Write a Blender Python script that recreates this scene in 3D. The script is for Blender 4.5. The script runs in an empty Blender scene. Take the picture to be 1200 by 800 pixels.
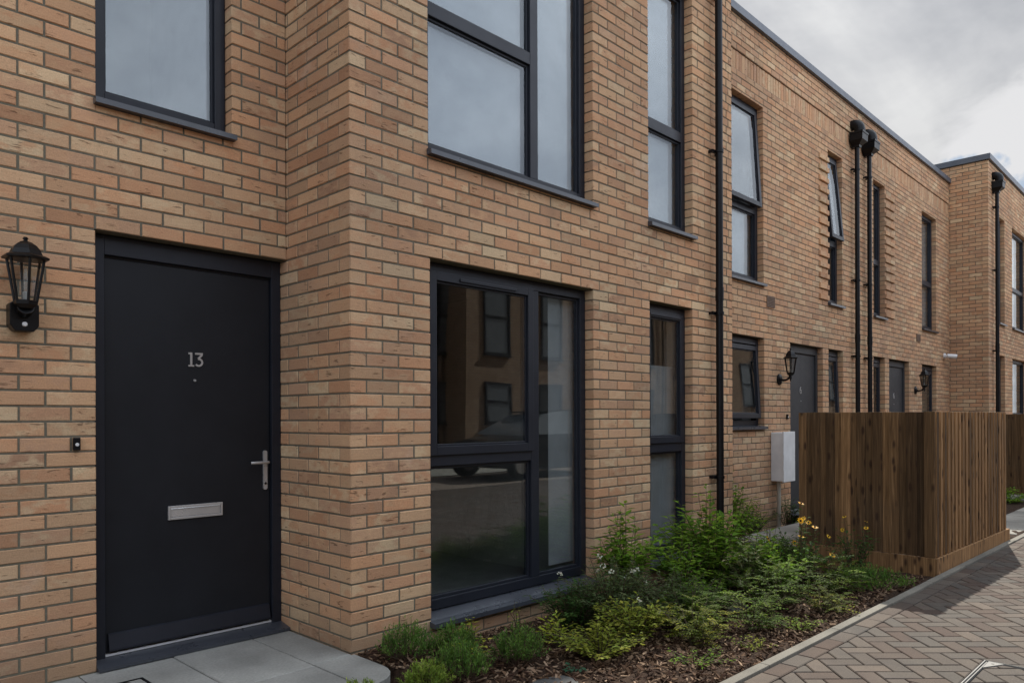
import bpy, bmesh, math, random
from mathutils import Vector, Matrix, Euler

random.seed(11)
R_ = random.Random(5)
D = bpy.data
SC = bpy.context.scene
COL = SC.collection
rad = math.radians

# ------------------------------------------------------------------ key dimensions (metres)
BAY_Y, REC_Y = 3.51, 4.195          # front planes of the projecting bays / of the recessed wall
BAY_X0, BAY_X1 = 2.331, 6.668
PARTY_X, END_X = 11.98, 17.0
G = 0.0755                          # brick course
HEAD = 30 * G
SUN_TO = Vector((1.418, 0.385, 1.336)).normalized()

# ------------------------------------------------------------------ mesh helper
class MB:
    def __init__(s):
        s.v, s.f, s.c = [], [], []
    def face(s, pts, col=(0.5, 0.5, 0.5)):
        i = len(s.v); s.v += [tuple(p) for p in pts]; s.f.append(tuple(range(i, i + len(pts)))); s.c.append(col)
    def mesh(s, verts, faces, col=(0.5, 0.5, 0.5)):
        i = len(s.v); s.v += [tuple(p) for p in verts]
        for f in faces:
            s.f.append(tuple(i + k for k in f)); s.c.append(col)
    def box(s, x0, x1, y0, y1, z0, z1, col=(0.5, 0.5, 0.5), M=None):
        vs = [(x0, y0, z0), (x1, y0, z0), (x1, y1, z0), (x0, y1, z0), (x0, y0, z1), (x1, y0, z1), (x1, y1, z1), (x0, y1, z1)]
        if M is not None: vs = [tuple(M @ Vector(p)) for p in vs]
        s.mesh(vs, [(0, 3, 2, 1), (4, 5, 6, 7), (0, 1, 5, 4), (1, 2, 6, 5), (2, 3, 7, 6), (3, 0, 4, 7)], col)
    def prism(s, poly, z0, z1, col=(0.5, 0.5, 0.5), M=None):
        n = len(poly)
        vs = [(p[0], p[1], z0) for p in poly] + [(p[0], p[1], z1) for p in poly]
        if M is not None: vs = [tuple(M @ Vector(p)) for p in vs]
        fs = [tuple(range(n - 1, -1, -1)), tuple(range(n, 2 * n))] + [(i, (i + 1) % n, n + (i + 1) % n, n + i) for i in range(n)]
        s.mesh(vs, fs, col)
    def tube(s, pts, r, n=8, col=(0.5, 0.5, 0.5), cap=True):
        pts = [Vector(p) for p in pts]
        rs = r if isinstance(r, (list, tuple)) else [r] * len(pts)
        vs, fs = [], []
        prev = None
        for i, p in enumerate(pts):
            t = (pts[min(i + 1, len(pts) - 1)] - pts[max(i - 1, 0)]).normalized()
            if prev is None:
                a = Vector((1, 0, 0)) if abs(t.x) < 0.8 else Vector((0, 1, 0))
                u = t.cross(a).normalized()
            else:
                u = (prev - t * prev.dot(t)).normalized()
            prev = u
            w = t.cross(u)
            for k in range(n):
                a = 2 * math.pi * k / n
                vs.append(p + (u * math.cos(a) + w * math.sin(a)) * rs[i])
        for i in range(len(pts) - 1):
            for k in range(n):
                fs.append((i * n + k, i * n + (k + 1) % n, (i + 1) * n + (k + 1) % n, (i + 1) * n + k))
        if cap:
            fs.append(tuple(range(n - 1, -1, -1))); fs.append(tuple((len(pts) - 1) * n + k for k in range(n)))
        s.mesh(vs, fs, col)
    def lathe(s, prof, cx, cy, n=16, rot=0.0, col=(0.5, 0.5, 0.5), capb=True, capt=True):
        vs, fs = [], []
        for r, z in prof:
            for k in range(n):
                a = rot + 2 * math.pi * k / n
                vs.append((cx + r * math.cos(a), cy + r * math.sin(a), z))
        m = len(prof)
        for i in range(m - 1):
            for k in range(n):
                fs.append((i * n + k, i * n + (k + 1) % n, (i + 1) * n + (k + 1) % n, (i + 1) * n + k))
        if capb: fs.append(tuple(range(n - 1, -1, -1)))
        if capt: fs.append(tuple((m - 1) * n + k for k in range(n)))
        s.mesh(vs, fs, col)
    def build(s, name, mat, parent=None, bevel=0.0, smooth=False, loc=None, fixn=False):
        off = Vector((0, 0, 0))
        o = D.objects.new(name, None)
        D.objects.remove(o)
        me = D.meshes.new(name)
        if parent is not None:
            p = parent
            while p is not None:
                off = off + p.location; p = p.parent
        elif loc is not None:
            off = Vector(loc)
        vs = [(a - off.x, b - off.y, c - off.z) for a, b, c in s.v]
        me.from_pydata(vs, [], s.f)
        at = me.attributes.new('tone', 'FLOAT_COLOR', 'FACE')
        flat = []
        for c in s.c: flat += [c[0], c[1], c[2], 1.0]
        at.data.foreach_set('color', flat)
        if bevel > 0 or fixn:
            bm = bmesh.new(); bm.from_mesh(me)
            if fixn: bmesh.ops.recalc_face_normals(bm, faces=bm.faces)
            if bevel > 0:
                es = [e for e in bm.edges if len(e.link_faces) == 2 and e.calc_face_angle(0) > rad(35)]
                bmesh.ops.bevel(bm, geom=es, offset=bevel, segments=2, profile=0.6, affect='EDGES', clamp_overlap=True)
            bm.to_mesh(me); bm.free()
        if smooth:
            me.shade_smooth()
            try: me.set_sharp_from_angle(angle=rad(40))
            except Exception: pass
        me.materials.append(mat)
        o = D.objects.new(name, me); COL.objects.link(o)
        if parent is not None: o.parent = parent
        elif loc is not None: o.location = loc
        return o

def tag(o, label=None, cat=None, group=None, kind=None):
    if label: o['label'] = label
    if cat: o['category'] = cat
    if group: o['group'] = group
    if kind: o['kind'] = kind
    return o

def thing(name, label, cat, loc, group=None):
    o = D.objects.new(name, None); COL.objects.link(o)
    o.location = loc; o.empty_display_size = 0.2
    return tag(o, label, cat, group)

def dup(root, loc, label=None):
    def cp(o, par):
        c = o.copy(); COL.objects.link(c)
        if par is not None: c.parent = par
        for ch in [x for x in D.objects if x.parent == o]: cp(ch, c)
        return c
    r = cp(root, None); r.location = loc
    if label: r['label'] = label
    return r

# ------------------------------------------------------------------ materials
class NT:
    def __init__(s, mat):
        s.t = mat.node_tree; s.n = s.t.nodes; s.l = s.t.links
    def add(s, typ, **kw):
        nd = s.n.new(typ)
        for k, v in kw.items():
            if k.startswith('_'): setattr(nd, k[1:], v)
        return nd
    def link(s, a, b): s.l.new(a, b)
    def val(s, sock, x):
        if hasattr(x, 'is_linked') or isinstance(x, bpy.types.NodeSocket): s.link(x, sock)
        else: sock.default_value = x
    def math(s, op, a, b=0.5, c=None, clamp=False):
        nd = s.n.new('ShaderNodeMath'); nd.operation = op; nd.use_clamp = clamp
        s.val(nd.inputs[0], a); s.val(nd.inputs[1], b)
        if c is not None: s.val(nd.inputs[2], c)
        return nd.outputs[0]
    def vmath(s, op, a, b=(0, 0, 0)):
        nd = s.n.new('ShaderNodeVectorMath'); nd.operation = op
        s.val(nd.inputs[0], a); s.val(nd.inputs[1], b)
        return nd.outputs['Value'] if op in ('DOT_PRODUCT', 'LENGTH') else nd.outputs[0]
    def noise(s, vec, scale, detail=3.0, rough=0.55, dist=0.0):
        nd = s.n.new('ShaderNodeTexNoise'); s.link(vec, nd.inputs['Vector'])
        nd.inputs['Scale'].default_value = scale; nd.inputs['Detail'].default_value = detail
        nd.inputs['Roughness'].default_value = rough; nd.inputs['Distortion'].default_value = dist
        return nd.outputs[0]
    def ramp(s, fac, stops, interp='LINEAR'):
        nd = s.n.new('ShaderNodeValToRGB'); cr = nd.color_ramp; cr.interpolation = interp
        while len(cr.elements) < len(stops): cr.elements.new(0.5)
        for e, (p, c) in zip(cr.elements, stops):
            e.position = p; e.color = (*c, 1) if len(c) == 3 else c
        s.link(fac, nd.inputs[0]); return nd.outputs[0]
    def mix(s, fac, a, b, blend='MIX'):
        nd = s.n.new('ShaderNodeMix'); nd.data_type = 'RGBA'; nd.blend_type = blend
        s.val(nd.inputs[0], fac)
        for sock, x in ((nd.inputs[6], a), (nd.inputs[7], b)):
            if isinstance(x, tuple): sock.default_value = (*x, 1) if len(x) == 3 else x
            else: s.link(x, sock)
        return nd.outputs[2]
    def smooth(s, x, a, b):
        nd = s.n.new('ShaderNodeMapRange'); nd.interpolation_type = 'SMOOTHSTEP'
        s.val(nd.inputs[0], x); nd.inputs[1].default_value = a; nd.inputs[2].default_value = b
        return nd.outputs[0]
    def scale(s, vec, sc):
        return s.vmath('MULTIPLY', vec, sc)
    def bump(s, h, strength, dist):
        nd = s.n.new('ShaderNodeBump'); nd.inputs['Strength'].default_value = strength
        nd.inputs['Distance'].default_value = dist; s.link(h, nd.inputs['Height']); return nd.outputs[0]

def newmat(name, rough=0.7, metal=0.0, col=(0.5, 0.5, 0.5), spec=0.5):
    m = D.materials.new(name); m.use_nodes = True
    b = m.node_tree.nodes['Principled BSDF']
    b.inputs['Base Color'].default_value = (*col, 1); b.inputs['Roughness'].default_value = rough
    b.inputs['Metallic'].default_value = metal; b.inputs['Specular IOR Level'].default_value = spec
    return m, NT(m), b

def pos(nt):
    return nt.add('ShaderNodeNewGeometry').outputs['Position']
def tone(nt):
    nd = nt.add('ShaderNodeAttribute', _attribute_name='tone'); return nd

def mat_brick():
    m, nt, b = newmat('facing_brick', 0.92, spec=0.25)
    P = pos(nt); t = tone(nt)
    sep = nt.add('ShaderNodeSeparateColor'); nt.link(t.outputs['Color'], sep.inputs[0])
    r, g, bl = sep.outputs[0], sep.outputs[1], sep.outputs[2]
    Q = nt.vmath('ADD', P, nt.scale(t.outputs['Vector'], (37.0, 53.0, 71.0)))
    base = nt.ramp(r, [(0.0, BR['d']), (0.07, BR['o']), (0.28, BR['p']), (0.55, BR['b']), (0.78, BR['o']), (1.0, BR['c'])])
    alt = nt.ramp(g, [(0.0, BR['b']), (0.4, BR['o']), (0.75, BR['c']), (1.0, BR['p'])])
    n1 = nt.noise(nt.scale(Q, (1, 1, 1.6)), 13.0, 2.0)
    c = nt.mix(nt.math('MULTIPLY', nt.smooth(n1, 0.42, 0.66), 0.75), base, alt)
    # dragged, creased face: short dark horizontal tears
    n2 = nt.noise(nt.scale(Q, (13, 13, 78)), 1.0, 3.0, 0.6, 0.6)
    n3 = nt.noise(Q, 11.0, 1.0)
    cre = nt.math('MULTIPLY', nt.smooth(n2, 0.585, 0.66), nt.smooth(n3, 0.50, 0.62))
    c = nt.mix(nt.math('MULTIPLY', cre, 0.62), c, (0.10, 0.055, 0.032))
    n4 = nt.noise(P, 170.0, 3.0)
    c = nt.mix(1.0, c, nt.ramp(n4, [(0.25, (0.80,) * 3), (0.75, (1.12,) * 3)]), 'MULTIPLY')
    c = nt.mix(1.0, c, nt.ramp(bl, [(0.0, (0.83, 0.825, 0.82)), (0.25, (0.96,) * 3), (1.0, (1.11, 1.105, 1.09))]), 'MULTIPLY')
    n5 = nt.noise(P, 0.55, 4.0)
    c = nt.mix(1.0, c, nt.ramp(n5, [(0.32, (0.80, 0.80, 0.815)), (0.68, (1.11, 1.09, 1.06))]), 'MULTIPLY')
    n6 = nt.noise(nt.scale(P, (1, 1, 0.25)), 2.6, 4.0)     # faint rain streaks
    c = nt.mix(nt.math('MULTIPLY', nt.smooth(n6, 0.60, 0.78), 0.28), c, (0.16, 0.12, 0.09))
    spz = nt.add('ShaderNodeSeparateXYZ'); nt.link(P, spz.inputs[0])
    spl = nt.math('MULTIPLY', nt.math('SUBTRACT', 1.0, nt.smooth(nt.math('ADD', spz.outputs[2], nt.math('MULTIPLY', nt.math('SUBTRACT', n6, 0.5), 0.5)), 0.02, 0.30)), 0.42)
    c = nt.mix(spl, c, (0.17, 0.12, 0.08))                                        # soil splashed up by rain
    n7 = nt.noise(P, 1.7, 5.0, 0.65)
    c = nt.mix(nt.math('MULTIPLY', nt.smooth(n7, 0.62, 0.78), 0.30), c, (0.62, 0.55, 0.46))   # pale salts
    nt.link(c, b.inputs['Base Color'])
    h = nt.math('ADD', nt.math('MULTIPLY', n4, 0.35), nt.math('MULTIPLY', n2, 0.8))
    h = nt.math('SUBTRACT', h, nt.math('MULTIPLY', cre, 1.2))
    nt.link(nt.bump(h, 0.55, 0.004), b.inputs['Normal'])
    return m
BR = dict(b=(0.58, 0.378, 0.222), o=(0.57, 0.312, 0.172), p=(0.53, 0.322, 0.198), c=(0.65, 0.49, 0.305), d=(0.42, 0.255, 0.158))

def mat_mortar():
    m, nt, b = newmat('mortar', 0.95, spec=0.2)
    P = pos(nt)
    n = nt.noise(P, 60.0, 4.0); n2 = nt.noise(P, 3.0, 3.0)
    c = nt.ramp(n, [(0.25, (0.112, 0.102, 0.076)), (0.75, (0.190, 0.172, 0.130))])
    c = nt.mix(nt.math('MULTIPLY', nt.smooth(n2, 0.45, 0.7), 0.7), c, (0.15, 0.14, 0.10))
    nt.link(c, b.inputs['Base Color']); nt.link(nt.bump(n, 0.5, 0.004), b.inputs['Normal'])
    return m

def mat_farbrick():
    """plain brickwork texture for walls that are only seen mirrored in glass"""
    m, nt, b = newmat('mirrored_brickwork', 0.9, spec=0.2)
    P = pos(nt)
    sp = nt.add('ShaderNodeSeparateXYZ'); nt.link(P, sp.inputs[0])
    cb = nt.add('ShaderNodeCombineXYZ'); nt.link(nt.math('ADD', sp.outputs[0], sp.outputs[1]), cb.inputs[0]); nt.link(sp.outputs[2], cb.inputs[1])
    bt = nt.add('ShaderNodeTexBrick'); nt.link(cb.outputs[0], bt.inputs['Vector'])
    bt.inputs['Scale'].default_value = 1.0; bt.inputs['Brick Width'].default_value = 0.225; bt.inputs['Row Height'].default_value = 0.075
    bt.inputs['Mortar Size'].default_value = 0.006; bt.inputs['Bias'].default_value = 0.0
    bt.inputs['Color1'].default_value = (0.40, 0.285, 0.20, 1); bt.inputs['Color2'].default_value = (0.33, 0.215, 0.15, 1); bt.inputs['Mortar'].default_value = (0.15, 0.13, 0.1, 1)
    n = nt.noise(P, 9.0, 3.0)
    c = nt.mix(1.0, bt.outputs['Color'], nt.ramp(n, [(0.3, (0.8,) * 3), (0.7, (1.1,) * 3)]), 'MULTIPLY')
    nt.link(c, b.inputs['Base Color']); return m

def mat_coat(name, col, rough=0.42, spec=0.5, grain=0.05):
    m, nt, b = newmat(name, rough, spec=spec)
    P = pos(nt)
    n = nt.noise(P, 5.0, 4.0); n2 = nt.noise(P, 420.0, 2.0)
    c = nt.mix(1.0, col, nt.ramp(n, [(0.3, (1 - 2.4 * grain,) * 3), (0.7, (1 + 2.4 * grain,) * 3)]), 'MULTIPLY')
    nt.link(c, b.inputs['Base Color'])
    nt.link(nt.math('ADD', nt.math('MULTIPLY', nt.noise(P, 11.0, 5.0), 0.22), rough - 0.11), b.inputs['Roughness'])
    nt.link(nt.bump(n2, 0.08, 0.001), b.inputs['Normal'])
    return m

def mat_metal(name, col, rough=0.35):
    m, nt, b = newmat(name, rough, 1.0, col)
    P = pos(nt); n = nt.noise(nt.scale(P, (200, 20, 20)), 1.0, 3.0)
    nt.link(nt.math('ADD', nt.math('MULTIPLY', n, 0.25), rough - 0.1), b.inputs['Roughness']); return m

def mat_glass():
    m = D.materials.new('window_glass'); m.use_nodes = True
    nt = NT(m); nt.n.clear()
    out = nt.add('ShaderNodeOutputMaterial')
    P = pos(nt)
    tr = nt.add('ShaderNodeBsdfTransparent'); tr.inputs[0].default_value = (0.93, 0.955, 0.95, 1)
    gl = nt.add('ShaderNodeBsdfGlossy'); gl.inputs['Roughness'].default_value = 0.0
    gl.inputs[0].default_value = (0.93, 0.97, 1.0, 1)
    n = nt.noise(nt.scale(P, (1, 1, 0.55)), 2.1, 0.0)
    bp = nt.bump(n, 0.02, 0.06); nt.link(bp, gl.inputs['Normal'])
    ge = nt.add('ShaderNodeNewGeometry')
    cs = nt.math('ABSOLUTE', nt.vmath('DOT_PRODUCT', ge.outputs['Incoming'], ge.outputs['Normal']))
    f = nt.math('ADD', nt.math('MULTIPLY', nt.math('POWER', nt.math('SUBTRACT', 1.0, cs), 5.0), 0.88), 0.088, clamp=True)
    mx = nt.add('ShaderNodeMixShader'); nt.link(f, mx.inputs[0]); nt.link(tr.outputs[0], mx.inputs[1]); nt.link(gl.outputs[0], mx.inputs[2])
    nt.link(mx.outputs[0], out.inputs[0]); return m

def mat_wood():
    m, nt, b = newmat('treated_timber', 0.85, spec=0.25)
    P = pos(nt); t = tone(nt)
    sep = nt.add('ShaderNodeSeparateColor'); nt.link(t.outputs['Color'], sep.inputs[0])
    Q = nt.vmath('ADD', P, nt.scale(t.outputs['Vector'], (9.0, 13.0, 17.0)))
    g = nt.noise(nt.scale(Q, (60, 60, 2.2)), 1.0, 4.0, 0.6, 0.8)
    c = nt.ramp(g, [(0.25, (0.055, 0.031, 0.014)), (0.55, (0.148, 0.086, 0.040)), (0.8, (0.29, 0.178, 0.090))])
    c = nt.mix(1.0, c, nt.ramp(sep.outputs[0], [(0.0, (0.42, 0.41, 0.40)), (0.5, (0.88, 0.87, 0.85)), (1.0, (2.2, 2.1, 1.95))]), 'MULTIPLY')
    vo = nt.add('ShaderNodeTexVoronoi'); nt.link(nt.scale(Q, (17, 17, 6.0)), vo.inputs['Vector']); vo.inputs['Scale'].default_value = 1.0
    kn = nt.math('SUBTRACT', 1.0, nt.smooth(vo.outputs['Distance'], 0.12, 0.34))
    sel = nt.add('ShaderNodeSeparateColor'); nt.link(vo.outputs['Color'], sel.inputs[0])
    kn = nt.math('MULTIPLY', kn, nt.math('GREATER_THAN', sel.outputs[0], 0.38))
    c = nt.mix(nt.math('MULTIPLY', kn, 0.9), c, (0.035, 0.017, 0.009))
    n2 = nt.noise(P, 1.3, 3.0)
    c = nt.mix(nt.math('MULTIPLY', nt.smooth(n2, 0.5, 0.75), 0.3), c, (0.10, 0.075, 0.05))
    nt.link(c, b.inputs['Base Color']); nt.link(nt.bump(g, 0.35, 0.003), b.inputs['Normal']); return m

def mat_paver():
    m, nt, b = newmat('block_paver', 0.88, spec=0.3)
    P = pos(nt); t = tone(nt)
    sep = nt.add('ShaderNodeSeparateColor'); nt.link(t.outputs['Color'], sep.inputs[0])
    c = nt.ramp(sep.outputs[0], [(0.0, (0.078, 0.052, 0.040)), (0.35, (0.090, 0.070, 0.056)), (0.65, (0.086, 0.076, 0.065)), (1.0, (0.125, 0.099, 0.078))])
    n = nt.noise(P, 130.0, 4.0, 0.65); n2 = nt.noise(P, 7.0, 4.0); n3 = nt.noise(P, 0.9, 3.0)
    c = nt.mix(1.0, c, nt.ramp(n, [(0.25, (0.62,) * 3), (0.75, (1.22,) * 3)]), 'MULTIPLY')
    c = nt.mix(1.0, c, nt.ramp(n2, [(0.3, (0.85, 0.85, 0.87)), (0.7, (1.1, 1.08, 1.05))]), 'MULTIPLY')
    c = nt.mix(nt.math('MULTIPLY', nt.smooth(n3, 0.52, 0.72), 0.3), c, (0.17, 0.14, 0.12))
    nt.link(c, b.inputs['Base Color']); nt.link(nt.bump(n, 0.5, 0.003), b.inputs['Normal']); return m

def mat_stone(name, a, c2, sc=40.0):
    m, nt, b = newmat(name, 0.9, spec=0.3)
    P = pos(nt); t = tone(nt)
    n = nt.noise(P, sc, 5.0, 0.65); n2 = nt.noise(P, 2.2, 4.0)
    c = nt.ramp(n, [(0.25, a), (0.75, c2)])
    c = nt.mix(1.0, c, nt.ramp(n2, [(0.32, (0.70, 0.70, 0.69)), (0.68, (1.14, 1.14, 1.12))]), 'MULTIPLY')
    sep = nt.add('ShaderNodeSeparateColor'); nt.link(t.outputs['Color'], sep.inputs[0])
    c = nt.mix(1.0, c, nt.ramp(sep.outputs[0], [(0.0, (0.88,) * 3), (1.0, (1.12,) * 3)]), 'MULTIPLY')
    nt.link(c, b.inputs['Base Color']); nt.link(nt.bump(n, 0.3, 0.003), b.inputs['Normal']); return m

def mat_tone(name, rough=0.8, translucent=0.0, spec=0.3):
    m, nt, b = newmat(name, rough, spec=spec)
    t = tone(nt); P = pos(nt)
    n = nt.noise(P, 55.0, 2.0)
    c = nt.mix(1.0, t.outputs['Color'], nt.ramp(n, [(0.3, (0.82,) * 3), (0.7, (1.15,) * 3)]), 'MULTIPLY')
    nt.link(c, b.inputs['Base Color'])
    if translucent > 0:
        tl = nt.add('ShaderNodeBsdfTranslucent')
        nt.link(nt.mix(1.0, c, (1.25, 1.3, 0.7), 'MULTIPLY'), tl.inputs[0])
        mx = nt.add('ShaderNodeMixShader'); mx.inputs[0].default_value = translucent
        nt.link(b.outputs[0], mx.inputs[1]); nt.link(tl.outputs[0], mx.inputs[2])
        nt.link(mx.outputs[0], nt.n['Material Output'].inputs[0])
    return m

def mat_soil():
    m, nt, b = newmat('bark_soil', 0.95, spec=0.15)
    P = pos(nt); n = nt.noise(P, 35.0, 5.0, 0.7)
    nt.link(nt.ramp(n, [(0.3, (0.018, 0.011, 0.008)), (0.7, (0.07, 0.042, 0.027))]), b.inputs['Base Color'])
    nt.link(nt.bump(n, 0.8, 0.02), b.inputs['Normal']); return m

def mat_road():
    m, nt, b = newmat('road_surface', 0.9, spec=0.3)
    P = pos(nt)
    bt = nt.add('ShaderNodeTexBrick'); nt.link(P, bt.inputs['Vector'])
    bt.inputs['Scale'].default_value = 1.0; bt.inputs['Brick Width'].default_value = 0.2; bt.inputs['Row Height'].default_value = 0.1
    bt.inputs['Mortar Size'].default_value = 0.004
    bt.inputs['Color1'].default_value = (0.25, 0.2, 0.165, 1); bt.inputs['Color2'].default_value = (0.2, 0.165, 0.14, 1); bt.inputs['Mortar'].default_value = (0.06, 0.045, 0.035, 1)
    nt.link(bt.outputs['Color'], b.inputs['Base Color']); return m

M_BRICK, M_MORTAR, M_FARB = mat_brick(), mat_mortar(), mat_farbrick()
M_FRAME = mat_coat('anthracite_frame', (0.015, 0.0175, 0.025), 0.42, 0.32)
M_FRAME2 = mat_coat('anthracite_sill', (0.048, 0.053, 0.064), 0.30, 0.6)
M_DOOR = mat_coat('door_paint', (0.0135, 0.0152, 0.0190), 0.44, 0.25)
M_DOORG = mat_coat('grey_door_paint', (0.034, 0.036, 0.040), 0.5, 0.4)
M_BLACK = mat_coat('black_plastic', (0.0045, 0.0048, 0.006), 0.38, 0.25)
M_LAMP = mat_coat('black_cast_metal', (0.0045, 0.0045, 0.005), 0.38, 0.25)
M_COPE = mat_coat('coping_metal', (0.10, 0.115, 0.14), 0.45)
M_STEEL = mat_coat('satin_steel', (0.50, 0.50, 0.495), 0.30, 0.9); M_STEEL.node_tree.nodes['Principled BSDF'].inputs['Metallic'].default_value = 0.45
M_ALU = mat_coat('bright_strip', (0.62, 0.63, 0.64), 0.35)
M_GALV = mat_coat('galvanised_edge', (0.21, 0.208, 0.195), 0.65, 0.3)
M_GLASS = mat_glass()
M_WOOD, M_PAVER = mat_wood(), mat_paver()
M_SLAB = mat_stone('paving_slab', (0.25, 0.25, 0.235), (0.36, 0.36, 0.335), 70.0)
M_KERB = mat_stone('kerb_concrete', (0.145, 0.137, 0.117), (0.225, 0.212, 0.182), 80.0)
M_ROCK = mat_stone('grey_stone', (0.055, 0.056, 0.056), (0.12, 0.12, 0.118), 30.0)
M_LEAF = mat_tone('leaf', 0.6, 0.40, 0.04)
M_PETAL = mat_tone('petal', 0.6, 0.25)
M_STEM = mat_tone('stem', 0.8)
M_CHIP = mat_tone('bark_chip', 0.9, spec=0.15)
M_SOIL, M_ROAD = mat_soil(), mat_road()
M_WHITE = mat_coat('white_plastic', (0.70, 0.70, 0.69), 0.45)
M_GREYP = mat_coat('grey_plastic', (0.30, 0.30, 0.29), 0.5)
M_ROOM = mat_coat('room_plaster', (0.24, 0.235, 0.23), 0.9, 0.1)
M_BLIND = mat_coat('blind_fabric', (0.55, 0.55, 0.54), 0.95, 0.1)
M_BLINDG = mat_coat('grey_blind_fabric', (0.235, 0.242, 0.255), 0.95, 0.1)
M_ROOF = mat_coat('roof_felt', (0.12, 0.12, 0.125), 0.9, 0.2)
M_CLEAR = D.materials.new('lamp_glass'); M_CLEAR.use_nodes = True
def _clear():
    nt = NT(M_CLEAR); nt.n.clear(); out = nt.add('ShaderNodeOutputMaterial')
    tr = nt.add('ShaderNodeBsdfTransparent'); tr.inputs[0].default_value = (0.88, 0.9, 0.9, 1)
    gl = nt.add('ShaderNodeBsdfGlossy'); gl.inputs['Roughness'].default_value = 0.03
    ge = nt.add('ShaderNodeNewGeometry')
    cs = nt.math('ABSOLUTE', nt.vmath('DOT_PRODUCT', ge.outputs['Incoming'], ge.outputs['Normal']))
    fr = nt.math('ADD', nt.math('MULTIPLY', nt.math('POWER', nt.math('SUBTRACT', 1.0, cs), 5.0), 0.8), 0.06, clamp=True)
    mx = nt.add('ShaderNodeMixShader'); nt.link(fr, mx.inputs[0]); nt.link(tr.outputs[0], mx.inputs[1]); nt.link(gl.outputs[0], mx.inputs[2])
    nt.link(mx.outputs[0], out.inputs[0])
_clear()

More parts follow.
